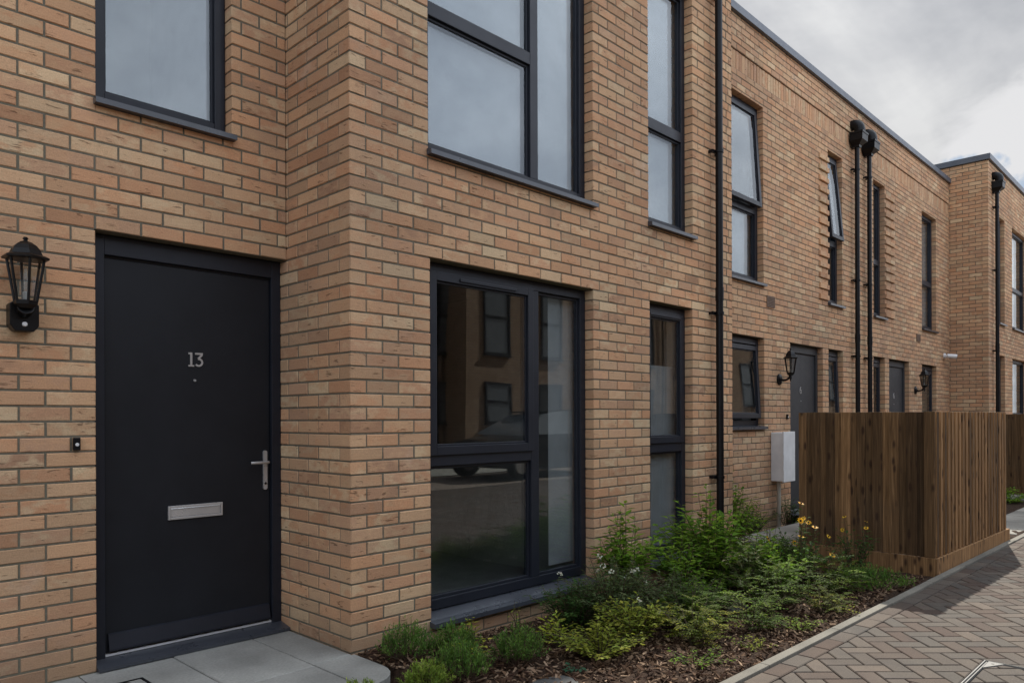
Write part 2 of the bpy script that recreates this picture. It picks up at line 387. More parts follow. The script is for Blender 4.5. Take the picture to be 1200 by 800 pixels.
# ------------------------------------------------------------------ brickwork (every brick is real geometry inside its wall's mesh)
def brickwork(mb, mo, O, dv, nv, s0, s1, z0, z1, openings=(), phase=0.0, zoff=0.0, seed=1,
              even0=0.0, odd0=0.0, even1=0.0, odd1=0.0, depth=0.1025, corbels=(), soldier=None):
    """O origin, dv direction along the wall, nv outward normal; s in metres along dv, phase = where perps fall"""
    rr = random.Random(seed)
    O, dv, nv = Vector(O), Vector(dv), Vector(nv)
    flip = dv.cross(Vector((0, 0, 1))).dot(nv) < 0
    def P(s, z, n): return O + dv * s + Vector((0, 0, z)) + nv * n
    def brick(a, b, c, d, n0=0.0, col=None):
        j = 0.0016
        a += rr.uniform(-j, j) * 0.6; b += rr.uniform(-j, j) * 0.6
        f = n0 + rr.uniform(-0.0015, 0.0015)
        tx, tz = rr.uniform(-0.0012, 0.0012), rr.uniform(-0.0012, 0.0012)
        e = min(0.0034, (b - a) * 0.3)
        q = [(a, c), (b, c), (b, d), (a, d)]
        inn = [(a + e, c + e), (b - e, c + e), (b - e, d - e), (a + e, d - e)]
        cx, cz = (a + b) / 2, (c + d) / 2
        def dn(s, z): return tx * (1 if s > cx else -1) + tz * (1 if z > cz else -1)
        w = [rr.uniform(-0.0011, 0.0011) for _ in range(8)]
        v = [P(s + w[i], z + w[i + 4], f + dn(s, z)) for i, (s, z) in enumerate(inn)]
        v += [P(s, z, f - 0.0036) for s, z in q]
        v += [P(s, z, -depth) for s, z in q]
        fs = [(0, 1, 2, 3)]
        for i in range(4):
            k = (i + 1) % 4
            fs.append((4 + i, 4 + k, k, i)); fs.append((8 + i, 8 + k, 4 + k, 4 + i))
        if flip: fs = [tuple(reversed(x)) for x in fs]
        mb.mesh(v, fs, col or (rr.random(), rr.random(), rr.random()))
    def minus(rects, op):
        out = []
        x0, x1, y0, y1 = op
        for a, b, c, d in rects:
            if b <= x0 or a >= x1 or d <= y0 or c >= y1: out.append((a, b, c, d)); continue
            if a < x0: out.append((a, x0, c, d))
            if b > x1: out.append((x1, b, c, d))
            m0, m1 = max(a, x0), min(b, x1)
            if c < y0: out.append((m0, m1, c, y0))
            if d > y1: out.append((m0, m1, y1, d))
        return [r for r in out if r[1] - r[0] > 0.007 and r[3] - r[2] > 0.009]
    i0 = math.floor((z0 - zoff) / G); i1 = math.ceil((z1 - zoff) / G)
    for i in range(i0, i1):
        c, d = zoff + i * G + 0.005, zoff + (i + 1) * G - 0.005
        c, d = max(c, z0), min(d, z1)
        if d - c < 0.012: continue
        odd = i % 2
        a0 = s0 + (odd0 if odd else even0); a1 = s1 - (odd1 if odd else even1)
        if soldier and i >= soldier[0] and i < soldier[1]: continue
        k0 = math.floor((a0 - phase) / 0.225) - 1; k1 = math.ceil((a1 - phase) / 0.225) + 1
        for k in range(k0, k1):
            a = phase + k * 0.225 + (0.1125 if odd else 0) + 0.005; b = a + 0.215
            a, b = max(a, a0), min(b, a1)
            if b - a < 0.007: continue
            for op in openings:
                if op[2] < (c + d) / 2 < op[3]:
                    if 0 < a - op[1] < 0.022: a = op[1]
                    if 0 < op[0] - b < 0.022: b = op[0]
            rects = [(a, b, c, d)]
            for op in openings: rects = minus(rects, op)
            for q in rects:
                pro = 0.0
                for (cx0, cx1, cz0, cz1) in corbels:
                    if odd and q[0] > cx0 - 0.06 and q[1] < cx1 + 0.06 and q[2] > cz0 and q[3] < cz1: pro = 0.024
                brick(*q, n0=pro)
    if soldier:
        c, d = zoff + soldier[0] * G + 0.005, zoff + soldier[1] * G - 0.005
        k = 0
        while s0 + k * 0.075 < s1:
            a, b = s0 + k * 0.075 + 0.005, min(s0 + k * 0.075 + 0.07, s1)
            if b - a > 0.02: brick(a, b, c, d, n0=-0.014)
            k += 1
    # mortar sheet set back behind the brick faces, cut round the openings
    nm = -0.0042
    ops = [(x0 - 0.004, x1 + 0.004, y0 - 0.004, y1 + 0.004) for x0, x1, y0, y1 in openings]
    xs = sorted({s0, s1} | {min(max(v, s0), s1) for o in ops for v in o[:2]})
    zs = sorted({z0, z1} | {min(max(v, z0), z1) for o in ops for v in o[2:]})
    solb = (zoff + soldier[0] * G, zoff + soldier[1] * G) if soldier else None
    if solb: zs = sorted(set(zs) | set(solb))
    for ia in range(len(xs) - 1):
        for ic in range(len(zs) - 1):
            a, b, c, d = xs[ia], xs[ia + 1], zs[ic], zs[ic + 1]
            mx, mz = (a + b) / 2, (c + d) / 2
            if any(o[0] < mx < o[1] and o[2] < mz < o[3] for o in ops): continue
            nn = -0.023 if solb and solb[0] < mz < solb[1] else nm
            q = [P(a, c, nn), P(b, c, nn), P(b, d, nn), P(a, d, nn)]
            mo.face(q[::-1] if flip else q)
    for x0, x1, y0, y1 in ops:
        x0c, x1c, y1c = max(x0, s0), min(x1, s1), min(y1, z1)
        for s_ in (x0c, x1c):
            if s0 + 0.01 < s_ < s1 - 0.01: mo.face([P(s_, y0, nm), P(s_, y0, -depth - 0.05), P(s_, y1c, -depth - 0.05), P(s_, y1c, nm)])
        for z_ in (max(y0, z0), y1c):
            mo.face([P(x0c, z_, nm), P(x1c, z_, nm), P(x1c, z_, -depth - 0.05), P(x0c, z_, -depth - 0.05)])

# ------------------------------------------------------------------ windows and doors
def xz_frame(mb, x0, x1, z0, z1, w, y0, y1, M=None, wb=None, wt=None):
    wb = w if wb is None else wb; wt = w if wt is None else wt
    mb.box(x0, x0 + w, y0, y1, z0, z1, M=M); mb.box(x1 - w, x1, y0, y1, z0, z1, M=M)
    mb.box(x0 + w, x1 - w, y0 + 0.0004, y1 - 0.0004, z0, z0 + wb, M=M); mb.box(x0 + w, x1 - w, y0 + 0.0004, y1 - 0.0004, z1 - wt, z1, M=M)

def window(house, Y, x0, x1, z0, z1, lights, sill=0.045, blinds=(), vents=(), sill_out=0.045, label=None, room=True, roomdepth=2.4, fw=0.062):
    """opening x0..x1, z0..z1 in a wall facing -Y.  lights: (x0,x1,z0,z1,type[,angle]) as fractions in metres from the frame's outer edge"""
    yf = Y + 0.078
    zb = z0 + sill
    mb = MB()
    g = 0.004
    xz_frame(mb, x0 + g, x1 - g, zb, z1 - 0.006, fw, yf, yf + 0.07)
    # bars between lights
    edges_x = sorted({l[0] for l in lights} | {l[1] for l in lights}); bars = []
    for l in lights:
        pass
    panes, sashes, pivots = [], [], []
    win_bars = set()
    for l in lights:
        for l2 in lights:
            if l is l2: continue
            if abs(l[1] - l2[0]) < 0.12 and l2[0] > l[0] and min(l[3], l2[3]) - max(l[2], l2[2]) > 0.1:
                a = (l[1], l2[0]); lo = min(l[2], l2[2], *[q[2] for q in lights if abs(q[1] - l[1]) < 0.01 or abs(q[0] - l2[0]) < 0.01])
                hi = max(q[3] for q in lights if abs(q[1] - l[1]) < 0.01 or abs(q[0] - l2[0]) < 0.01)
                win_bars.add(('v', round(a[0], 4), round(a[1], 4), round(lo, 4), round(hi, 4)))
            if abs(l[3] - l2[2]) < 0.12 and l2[2] > l[2] and min(l[1], l2[1]) - max(l[0], l2[0]) > 0.1:
                win_bars.add(('h', round(max(l[0], l2[0]), 4), round(min(l[1], l2[1]), 4), round(l[3], 4), round(l2[2], 4)))
    for k, a, b, c, d in win_bars:
        if k == 'v': mb.box(a, b, yf + 0.001, yf + 0.068, c, d)
        else: mb.box(a, b, yf + 0.002, yf + 0.067, c, d)
    # sub-frame bead round every fixed light
    for l in lights:
        a, b, c, d = l[:4]
        if l[4] == 'fixed':
            xz_frame(mb, a, b, c, d, 0.018, yf + 0.022, yf + 0.060)
    w = mb.build('window', M_FRAME, house, bevel=0.0035)
    if label: w['label'] = label
    for l in lights:
        a, b, c, d = l[:4]
        ty = l[4]
        if ty == 'fixed':
            p = MB(); p.box(a + 0.017, b - 0.017, yf + 0.032, yf + 0.052, c + 0.017, d - 0.017); p.build('pane', M_GLASS, w)
        else:
            M = None
            e = 0.012
            if ty == 'open':
                pv = Vector((0, yf, d)); M = Matrix.Translation(pv) @ Matrix.Rotation(-rad(l[5]), 4, 'X') @ Matrix.Translation(-pv)
            s = MB(); xz_frame(s, a - e, b + e, c - e, d + e, 0.056, yf - 0.014, yf + 0.034, M=M)
            xz_frame(s, a + 0.044, b - 0.044, c + 0.044, d - 0.044, 0.014, yf + 0.004, yf + 0.030, M=M)
            if ty == 'open':                           # the stays that hold the light open
                for sx in (a + 0.03, b - 0.03):
                    top = M @ Vector((sx, yf + 0.03, c + 0.03))
                    s.tube([(sx, yf + 0.035, c + 0.16), top], 0.006, 6)
            so = s.build('sash', M_FRAME, w, bevel=0.003)
            p = MB(); p.box(a + 0.046, b - 0.046, yf + 0.006, yf + 0.026, c + 0.046, d - 0.046, M=M); p.build('pane', M_GLASS, w)
    # pressed metal sill
    s = MB()
    t = 0.006
    prof = [(Y - sill_out, z0), (Y - sill_out, z0 + 0.030), (yf + 0.02, zb - 0.001), (yf + 0.02, z0 - 0.0)]
    xa, xb = x0 - 0.012, x1 + 0.012
    s.mesh([(xa if q == 0 else xb, y, z) for q in (0, 1) for y, z in [(Y - sill_out, z0), (Y - sill_out, z0 + 0.028), (Y - 0.001, z0 + 0.037), (Y - 0.001, z0)]],
           [(0, 1, 2, 3), (7, 6, 5, 4), (0, 4, 5, 1), (1, 5, 6, 2), (3, 2, 6, 7), (0, 3, 7, 4)])
    s.mesh([(x0 + 0.003 if q == 0 else x1 - 0.003, y, z) for q in (0, 1) for y, z in [(Y - 0.001, z0 + 0.002), (Y - 0.001, z0 + 0.037), (yf + 0.03, zb - 0.001), (yf + 0.03, z0 + 0.002)]],
           [(0, 1, 2, 3), (7, 6, 5, 4), (0, 4, 5, 1), (1, 5, 6, 2), (3, 2, 6, 7), (0, 3, 7, 4)])
    s.build('sill', M_FRAME2, w, fixn=True)
    for (vx0, vx1, vz) in vents:
        v = MB(); v.box(vx0, vx1, yf - 0.022, yf - 0.0005, vz, vz + 0.022); v.build('trickle_vent', M_FRAME, w, bevel=0.004)
    for bl in blinds:
        bx0, bx1, bz0, bz1, kind = bl
        b_ = MB(); n = max(1, round((bx1 - bx0) / 0.089)) if kind == 'w' else 1
        yb = yf + 0.085
        for i in range(n):
            a = bx0 + (bx1 - bx0) * i / n; c = bx0 + (bx1 - bx0) * (i + 1) / n
            dy = 0.012 * math.sin(i * 2.1)
            b_.box(a + 0.001, c + 0.006, yb + dy * 0.2 + (0.0025 if i % 2 else 0), yb + dy * 0.2 + 0.002 + (0.0025 if i % 2 else 0), bz0, bz1)
        b_.build('blind', M_BLIND if kind == 'w' else M_BLINDG, w)
    if room:
        r = MB(); ya, yb = yf + 0.071, yf + roomdepth
        a, b, c, d = x0 - 0.02, x1 + 0.02, z0 - 0.03, z1 + 0.02
        A, B_, C_, D_ = x0 - 0.45, x1 + 0.45, z0 - 0.06, z1 + 0.15
        y1 = ya + 0.16
        r.face([(a, ya, c), (a, y1, c), (a, y1, d), (a, ya, d)]); r.face([(b, ya, c), (b, ya, d), (b, y1, d), (b, y1, c)])
        r.face([(a, ya, c), (b, ya, c), (b, y1, c), (a, y1, c)]); r.face([(a, ya, d), (a, y1, d), (b, y1, d), (b, ya, d)])
        for q in ([(A, y1, C_), (a, y1, c), (a, y1, d), (A, y1, D_)], [(B_, y1, C_), (B_, y1, D_), (b, y1, d), (b, y1, c)],
                  [(A, y1, C_), (B_, y1, C_), (b, y1, c), (a, y1, c)], [(A, y1, D_), (a, y1, d), (b, y1, d), (B_, y1, D_)]):
            r.face(q)
        r.face([(A, y1, C_), (A, y1, D_), (A, yb, D_), (A, yb, C_)]); r.face([(B_, y1, C_), (B_, yb, C_), (B_, yb, D_), (B_, y1, D_)])
        r.face([(A, yb, C_), (A, yb, D_), (B_, yb, D_), (B_, yb, C_)])
        r.face([(A, y1, C_), (A, yb, C_), (B_, yb, C_), (B_, y1, C_)]); r.face([(A, y1, D_), (B_, y1, D_), (B_, yb, D_), (A, yb, D_)])
        r.build('room_lining', M_ROOM, w)
    return w

def stroke_digit(mb, pts, w, y0, y1):
    """flat metal numeral stroke, pts in x,z"""
    pts = [Vector((p[0], p[1])) for p in pts]
    L, R2 = [], []
    for i, p in enumerate(pts):
        t = (pts[min(i + 1, len(pts) - 1)] - pts[max(i - 1, 0)]).normalized(); n = Vector((-t.y, t.x)) * w / 2
        L.append(p + n); R2.append(p - n)
    for i in range(len(pts) - 1):
        q = [L[i], L[i + 1], R2[i + 1], R2[i]]
        v = [(a.x, y0, a.y) for a in q] + [(a.x, y1, a.y) for a in q]
        mb.mesh(v, [(0, 1, 2, 3), (7, 6, 5, 4), (0, 4, 5, 1), (1, 5, 6, 2), (2, 6, 7, 3), (3, 7, 4, 0)])

def numeral_13(x, z, h, y):
    mb = MB(); w = h * 0.60; t = h * 0.145
    y0, y1 = y - 0.006, y - 0.0005
    # 1
    mb.box(x + 0.20 * w, x + 0.20 * w + t, y0, y1, z, z + h)
    mb.box(x, x + 0.20 * w - 0.0002, y0, y1, z + h * 0.86, z + h * 0.99)
    mb.box(x - 0.02 * w, x + 0.20 * w - 0.0002, y0, y1, z, z + h * 0.11); mb.box(x + 0.20 * w + t + 0.0002, x + 0.42 * w + t, y0, y1, z, z + h * 0.11)
    # 3 with a flat top and round belly
    X = x + 0.80 * w
    W = 0.98 * w
    mb.box(X, X + W * 0.92, y0, y1, z + h * 0.86, z + h)
    stroke_digit(mb, [(X + W * 0.84, z + h * 0.86), (X + W * 0.36, z + h * 0.57)], t * 0.9, y0 + 0.0003, y1 - 0.0001)
    cx, cz, r = X + W * 0.42, z + h * 0.315, h * 0.245
    stroke_digit(mb, [(cx + r * 1.05 * math.cos(a), cz + r * math.sin(a)) for a in [rad(q) for q in range(100, -160, -20)]], t * 0.9, y0 + 0.0006, y1 - 0.0002)
    return mb

def door(house, Y, x0, x1, z1, leaf_mat, main=False, frame_left=0.066, label=None):
    yf = Y + 0.075
    f = MB(); top = 0.105
    f.box(x0 + 0.002, x0 + frame_left, yf, yf + 0.09, 0.002, z1 - 0.004); f.box(x1 - 0.062, x1 - 0.002, yf, yf + 0.09, 0.002, z1 - 0.004)
    f.box(x0 + frame_left, x1 - 0.062, yf + 0.001, yf + 0.089, z1 - top, z1 - 0.004)
    f.box(x0 + frame_left, x1 - 0.062, yf + 0.026, yf + 0.060, z1 - top - 0.012, z1 - top + 0.001)
    a, b, c, d = x0 + frame_left + 0.004, x1 - 0.066, 0.062, z1 - top - 0.014
    yl = yf + 0.022
    L = MB(); L.box(a, b, yl, yl + 0.05, c, d)
    dr = L.build('door', leaf_mat, house, bevel=0.004)
    if label: dr['label'] = label
    f.build('frame', M_FRAME if main else M_DOORG, dr, bevel=0.004)
    w = MB()
    w.mesh([(xx, y, z) for xx in (a + 0.012, b - 0.012) for y, z in [(yl - 0.0005, c + 0.100), (yl - 0.012, c + 0.094), (yl - 0.030, c + 0.020), (yl - 0.030, c + 0.010), (yl - 0.0005, c + 0.010)]],
           [(0, 1, 2, 3, 4), (9, 8, 7, 6, 5), (0, 5, 6, 1), (1, 6, 7, 2), (2, 7, 8, 3), (3, 8, 9, 4), (4, 9, 5, 0)])
    w.build('weather_bar', M_FRAME, dr, fixn=True)
    s = MB(); s.box(a - 0.002, b + 0.002, yl - 0.012, yl + 0.05, 0.0445, 0.056); s.build('threshold_strip', M_ALU, dr)
    s = MB(); s.mesh([(xx, y, z) for xx in (x0 + 0.002, x1 - 0.002) for y, z in [(Y - 0.035, 0.004), (Y - 0.035, 0.020), (yf + 0.01, 0.042), (yf + 0.08, 0.043), (yf + 0.08, 0.004)]],
                     [(0, 1, 2, 3, 4), (9, 8, 7, 6, 5), (0, 5, 6, 1), (1, 6, 7, 2), (2, 7, 8, 3), (3, 8, 9, 4), (4, 9, 5, 0)])
    s.build('threshold', M_FRAME2, dr, fixn=True)
    # letter plate
    cx = (a + b) / 2
    lx0, lx1, lz0, lz1 = (1.651, 1.962, 0.731, 0.808) if main else (cx - 0.15, cx + 0.15, 0.74, 0.81)
    if main:
        s = MB(); xz_frame(s, lx0, lx1, lz0, lz1, 0.013, yl - 0.012, yl - 0.0005); s.box(lx0 + 0.015, lx1 - 0.015, yl - 0.009, yl - 0.001, lz0 + 0.014, lz1 - 0.020)
        s.tube([(lx0 + 0.014, yl - 0.010, lz1 - 0.016), (lx1 - 0.014, yl - 0.010, lz1 - 0.016)], 0.004, 8)
        s.build('letter_plate', M_STEEL, dr, bevel=0.002)
    # lever handle on a long back plate
    hx = b - 0.033
    s = MB(); pl = [(hx + 0.013 * math.cos(q), (1.088 if math.sin(q) > 0 else 0.874) + 0.013 * math.sin(q)) for q in [2 * math.pi * k / 20 for k in range(20)]]
    vs = [(p[0], yl - 0.010, p[1]) for p in pl] + [(p[0], yl - 0.0005, p[1]) for p in pl]
    s.mesh(vs, [tuple(range(20)), tuple(range(39, 19, -1))] + [(k, 20 + k, 20 + (k + 1) % 20, (k + 1) % 20) for k in range(20)])
    s.tube([(hx, yl - 0.008, 1.03), (hx, yl - 0.048, 1.03), (hx - 0.012, yl - 0.055, 1.03), (hx - 0.10, yl - 0.055, 1.030), (hx - 0.112, yl - 0.050, 1.030)], 0.0085, 10)
    s.lathe([(0.010, -0.0)], 0, 0, 3) if False else None
    s.build('handle', M_STEEL, dr, smooth=True, fixn=True)
    k = MB(); k.tube([(hx, yl - 0.013, 0.90), (hx, yl - 0.009, 0.90)], 0.0075, 12); k.build('keyhole', M_BLACK, dr)
    s = MB(); s.tube([(cx + 0.008, yl - 0.006, 1.515), (cx + 0.008, yl + 0.001, 1.515)], [0.007, 0.008], 14); s.build('peephole', M_STEEL if not main else M_GREYP, dr)
    if main: numeral_13(1.768, 1.594, 0.080, yl).build('house_number', M_STEEL, dr)
    else:    # a single round numeral, a nought with a tail as it reads from the road
        n = MB(); z = 1.62
        stroke_digit(n, [(cx + 0.024 * math.cos(q), z + 0.024 + 0.024 * math.sin(q)) for q in [rad(u) for u in range(0, 361, 20)]], 0.012, yl - 0.006, yl - 0.0005)
        stroke_digit(n, [(cx - 0.024, z + 0.026), (cx - 0.016, z + 0.064), (cx + 0.010, z + 0.084)], 0.012, yl - 0.0062, yl - 0.0006)
        n.build('house_number', M_STEEL, dr)
    r = MB(); r.box(x0 - 0.01, x1 + 0.01, yf + 0.095, yf + 0.12, -0.05, z1 + 0.05); r.build('door_backing', M_ROOM, dr)
    return dr

# ------------------------------------------------------------------ houses
TOPZ = 5.995
def coping(house, path, z, t=0.092, over=0.04):
    """folded metal coping along a list of (x0,x1,y0,y1) runs"""
    mb = MB()
    for q in path: mb.box(*q, z, z + t)
    return mb.build('coping', M_COPE, house, bevel=0.004)

def shell(house, x0, x1, y0, y1, z1, name='rear_wall'):
    mb = MB(); t = 0.1
    mb.box(x0, x1, y1 - t, y1, -0.3, z1); mb.box(x0, x0 + t, y0, y1 - t - 0.001, -0.3, z1); mb.box(x1 - t, x1, y0, y1 - t - 0.001, -0.3, z1)
    mb.build(name, M_FARB, house)

def wall_part(house, calls):
    mb, mo = MB(), MB()
    for kw in calls: brickwork(mb, mo, **kw)
    w = mb.build('wall', M_BRICK, house)
    mo.build('mortar', M_MORTAR, w)
    return w

YX = dict(dv=(1, 0, 0), nv=(0, -1, 0))        # a wall that faces the road

# --- house 13: recessed door wall, return, projecting bay
H13 = thing('brick_house', 'brick house with black door 13 and a projecting bay of tall windows', 'house', (2.331, 4.0, 0), 'terrace of brick houses')
UL = (1.262, 1.985, 2.905, 5.30)
DR = (1.258, 2.40, -0.35, HEAD)
BL = (2.902, 4.500, 0.030, HEAD); BU = (2.890, 4.500, 2.884, 5.10)
NL = (5.256, 5.938, 0.030, HEAD); NU = (5.244, 5.945, 2.884, 5.10)
wall_part(H13, [
    dict(O=(0, REC_Y, 0), s0=-3.2, s1=BAY_X0 - 0.004, z0=-0.3, z1=TOPZ, openings=[UL, DR], phase=1.258 - 0.225 * 8, seed=2, **YX),
    dict(O=(0, BAY_Y, 0), s0=BAY_X0, s1=BAY_X1, z0=-0.3, z1=TOPZ, openings=[BL, BU, NL, NU], phase=BAY_X0 - 0.005, odd0=0.1125, odd1=0.1125, seed=3, **YX),
    dict(O=(BAY_X0, BAY_Y, 0), dv=(0, 1, 0), nv=(-1, 0, 0), s0=0.0, s1=0.80, z0=-0.3, z1=TOPZ, phase=-0.005 + 0.1125, even0=0.1125, seed=4),
    dict(O=(BAY_X1, BAY_Y, 0), dv=(0, 1, 0), nv=(1, 0, 0), s0=0.0, s1=REC_Y - BAY_Y - 0.004, z0=-0.3, z1=TOPZ, phase=-0.005 + 0.1125, even0=0.1125, seed=6),
])
coping(H13, [(-3.3, BAY_X0 - 0.05, REC_Y - 0.04, REC_Y + 0.25), (BAY_X0 - 0.04, BAY_X1 + 0.04, BAY_Y - 0.04, REC_Y + 0.30)], TOPZ)
shell(H13, -3.2, BAY_X1 - 0.11, REC_Y + 0.2, 11.0, TOPZ - 0.05)
r = MB(); r.box(-3.05, BAY_X1 - 0.12, BAY_Y + 0.25, 10.85, 5.70, 5.78); r.build('roof', M_ROOF, H13)

def fx(x0, x1, z0, z1, ty='fixed', ang=0): return (x0, x1, z0, z1, ty, ang)
m0, m1 = 3.886, 3.966                        # mullion of the bay windows
fw = 0.062
# ground floor bay window
zb = BL[2] + 0.075
window(H13, BAY_Y, *BL, [fx(BL[0] + fw, m0, 1.075, HEAD - 0.068, 'sash'), fx(BL[0] + fw, m0, zb + fw, 0.995), fx(m1, BL[1] - fw, zb + fw, HEAD - 0.068)],
       sill=0.075, sill_out=0.05, blinds=[(4.16, 4.47, 0.20, 2.2, 'g')], vents=[(3.20, 3.72, HEAD - 0.10)], label='tall ground floor window mirroring the street, left of the shrub')
window(H13, BAY_Y, *BU, [fx(BU[0] + fw, m0, 3.875, BU[3] - 0.068), fx(BU[0] + fw, m0, BU[2] + 0.045 + fw, 3.79), fx(m1, BU[1] - fw, BU[2] + 0.045 + fw, BU[3] - 0.068)],
       blinds=[(2.93, 4.48, 2.9, 5.08, 'g')], label='large upper floor bay window full of grey sky')
window(H13, BAY_Y, *NL, [fx(NL[0] + fw, NL[1] - fw, 1.085, HEAD - 0.068, 'sash'), fx(NL[0] + fw, NL[1] - fw, zb + fw, 0.995)],
       sill=0.075, sill_out=0.05, blinds=[(5.50, 5.92, 0.12, 1.75, 'g')], vents=[(5.35, 5.84, HEAD - 0.10)], label='narrow ground floor window beside the drainpipe')
window(H13, BAY_Y, *NU, [fx(NU[0] + fw, NU[1] - fw, 3.85, NU[3] - 0.068), fx(NU[0] + fw, NU[1] - fw, NU[2] + 0.045 + fw, 3.76)],
       blinds=[(5.27, 5.93, 2.9, 5.08, 'g')], label='narrow upper floor window beside the drainpipe')
window(H13, REC_Y, *UL, [fx(UL[0] + fw, UL[1] - fw, UL[2] + 0.045 + fw, UL[3] - 0.068)], label='upper floor window over the black door')
door(H13, REC_Y, 1.258, BAY_X0, HEAD, M_DOOR, main=True, label='matt black front door numbered 13')

# --- two mirrored houses in the recessed middle of the terrace
AU = (7.86, 8.770, 2.900, 5.105); BUw = (10.785, 11.325, 2.890, 5.105); AL = (7.86, 8.780, 1.150, HEAD); DB = (9.523, 10.594, -0.35, HEAD); BLw = (10.795, 11.341, 1.150, HEAD)
def mir(o): return (2 * PARTY_X - o[1], 2 * PARTY_X - o[0], o[2], o[3])
CUw, DU = mir(BUw), mir(AU); CLw, DC, DL = mir(BLw), mir(DB), mir(AL)
SOL = (71, 74)
H2 = thing('brick_house', 'brick house behind the timber bin store, left of the paired drainpipes', 'house', (9.3, 4.6, 0), 'terrace of brick houses')
wall_part(H2, [dict(O=(0, REC_Y, 0), s0=BAY_X1 + 0.012, s1=PARTY_X, z0=-0.3, z1=TOPZ, openings=[AU, BUw, AL, DB, BLw], phase=0.0, seed=21, soldier=SOL,
                    corbels=[(10.31, 10.79, 2.93, 5.06)], **YX)])
H3 = thing('brick_house', 'brick house between the paired drainpipes and the far projecting bay', 'house', (14.5, 4.6, 0), 'terrace of brick houses')
wall_part(H3, [dict(O=(0, REC_Y, 0), s0=PARTY_X + 0.004, s1=END_X - 0.004, z0=-0.3, z1=TOPZ, openings=[CUw, DU, CLw, DC, DL], phase=0.0, seed=22, soldier=SOL,
                    corbels=[(13.17, 13.65, 2.93, 5.06)], **YX)])
coping(H2, [(BAY_X1 + 0.045, PARTY_X, REC_Y - 0.045, REC_Y + 0.30)], TOPZ)
coping(H3, [(PARTY_X + 0.003, END_X - 0.01, REC_Y - 0.045, REC_Y + 0.30)], TOPZ)
shell(H2, BAY_X1 - 0.1, PARTY_X - 0.01, REC_Y + 0.2, 11.0, TOPZ - 0.05); shell(H3, PARTY_X + 0.01, END_X - 0.01, REC_Y + 0.2, 11.0, TOPZ - 0.05)
for h, a, b in ((H2, BAY_X1, PARTY_X - 0.12), (H3, PARTY_X + 0.12, END_X - 0.12)):
    r = MB(); r.box(a, b, REC_Y + 0.25, 10.85, 5.70, 5.78); r.build('roof', M_ROOF, h)

def two_light(h, o, ang=0.0, bl=(), zt=3.875, label=None):
    x0, x1, z0, z1 = o
    top = fx(x0 + fw, x1 - fw, zt, z1 - 0.068, 'open' if ang else 'fixed', ang)
    window(h, REC_Y, *o, [top, fx(x0 + fw, x1 - fw, z0 + 0.045 + fw, zt - 0.085)], blinds=bl, label=label)
def one_light(h, o, ang=0.0, bl=(), label=None, bot=0.10):
    x0, x1, z0, z1 = o
    l = fx(x0 + fw, x1 - fw, z0 + 0.045 + bot, z1 - 0.11, 'open' if ang else 'sash', ang)
    window(h, REC_Y, *o, [l], blinds=bl, vents=[(x0 + 0.12, x1 - 0.12, z1 - 0.085)], label=label)
two_light(H2, AU, 3.6, [(AU[0] + .03, AU[1] - .03, 2.92, 3.8, 'g')], label='upper window with its top light propped open')
two_light(H2, BUw, 5.5, [], label='slim upper window with its top light propped wide open')
two_light(H3, CUw, 0, [(CUw[0] + .03, CUw[1] - .03, 2.92, 5.0, 'g')], label='slim closed upper window by the right drainpipe')
two_light(H3, DU, 0, [(DU[0] + .03, DU[1] - .03, 2.92, 5.0, 'g')])
one_light(H2, AL, 3.0, label='ground floor window propped open at the foot')
one_light(H2, BLw, 2.0, [])
one_light(H3, CLw, 0, [])
one_light(H3, DL, 0, [])
door(H2, REC_Y, DB[0], DB[1], HEAD, M_DOORG, label='grey front door behind the bin store')
door(H3, REC_Y, DC[0], DC[1], HEAD, M_DOORG)

# --- the last house in view, stepped up a little
H4 = thing('brick_house', 'brick house at far right with the projecting bay that closes the row', 'house', (19.5, 4.2, 0), 'terrace of brick houses')
ZS = 0.279; T4 = 6.325
EU = (17.80, 18.42, 3.175, 5.38); EL = (17.80, 18.42, 0.31, 2.551); FU = (19.14, 20.74, 3.175, 5.38); FL = (19.14, 20.74, 0.31, 2.551)
wall_part(H4, [
    dict(O=(0, BAY_Y, 0), s0=END_X, s1=21.6, z0=-0.3, z1=T4, openings=[EU, EL, FU, FL], phase=END_X - 0.005, odd0=0.1125, zoff=ZS - 4 * G, seed=31, **YX),
    dict(O=(END_X, BAY_Y, 0), dv=(0, 1, 0), nv=(-1, 0, 0), s0=0.0, s1=0.95, z0=-0.3, z1=T4, phase=-0.005 + 0.1125, even0=0.1125, zoff=ZS - 4 * G, seed=32)])
coping(H4, [(END_X - 0.045, 21.7, BAY_Y - 0.045, REC_Y + 0.30)], T4, t=0.11)
shell(H4, END_X + 0.11, 21.6, REC_Y + 0.35, 11.0, T4 - 0.05)
r = MB(); r.box(END_X + 0.12, 21.5, BAY_Y + 0.25, 10.85, 6.0, 6.08); r.build('roof', M_ROOF, H4)
for o in (EU, FU):
    a = 0.08
    window(H4, BAY_Y, *o, [fx(o[0] + fw, o[1] - fw, 4.15, o[3] - 0.068), fx(o[0] + fw, o[1] - fw, o[2] + 0.045 + fw, 4.065)], blinds=[(o[0] + .03, min(o[1] - .03, o[0] + 1.0), 3.2, 5.3, 'w')])
for o in (EL, FL):
    window(H4, BAY_Y, *o, [fx(o[0] + fw, o[1] - fw, 1.36, o[3] - 0.068), fx(o[0] + fw, o[1] - fw, o[2] + 0.075 + fw, 1.275)], sill=0.075)

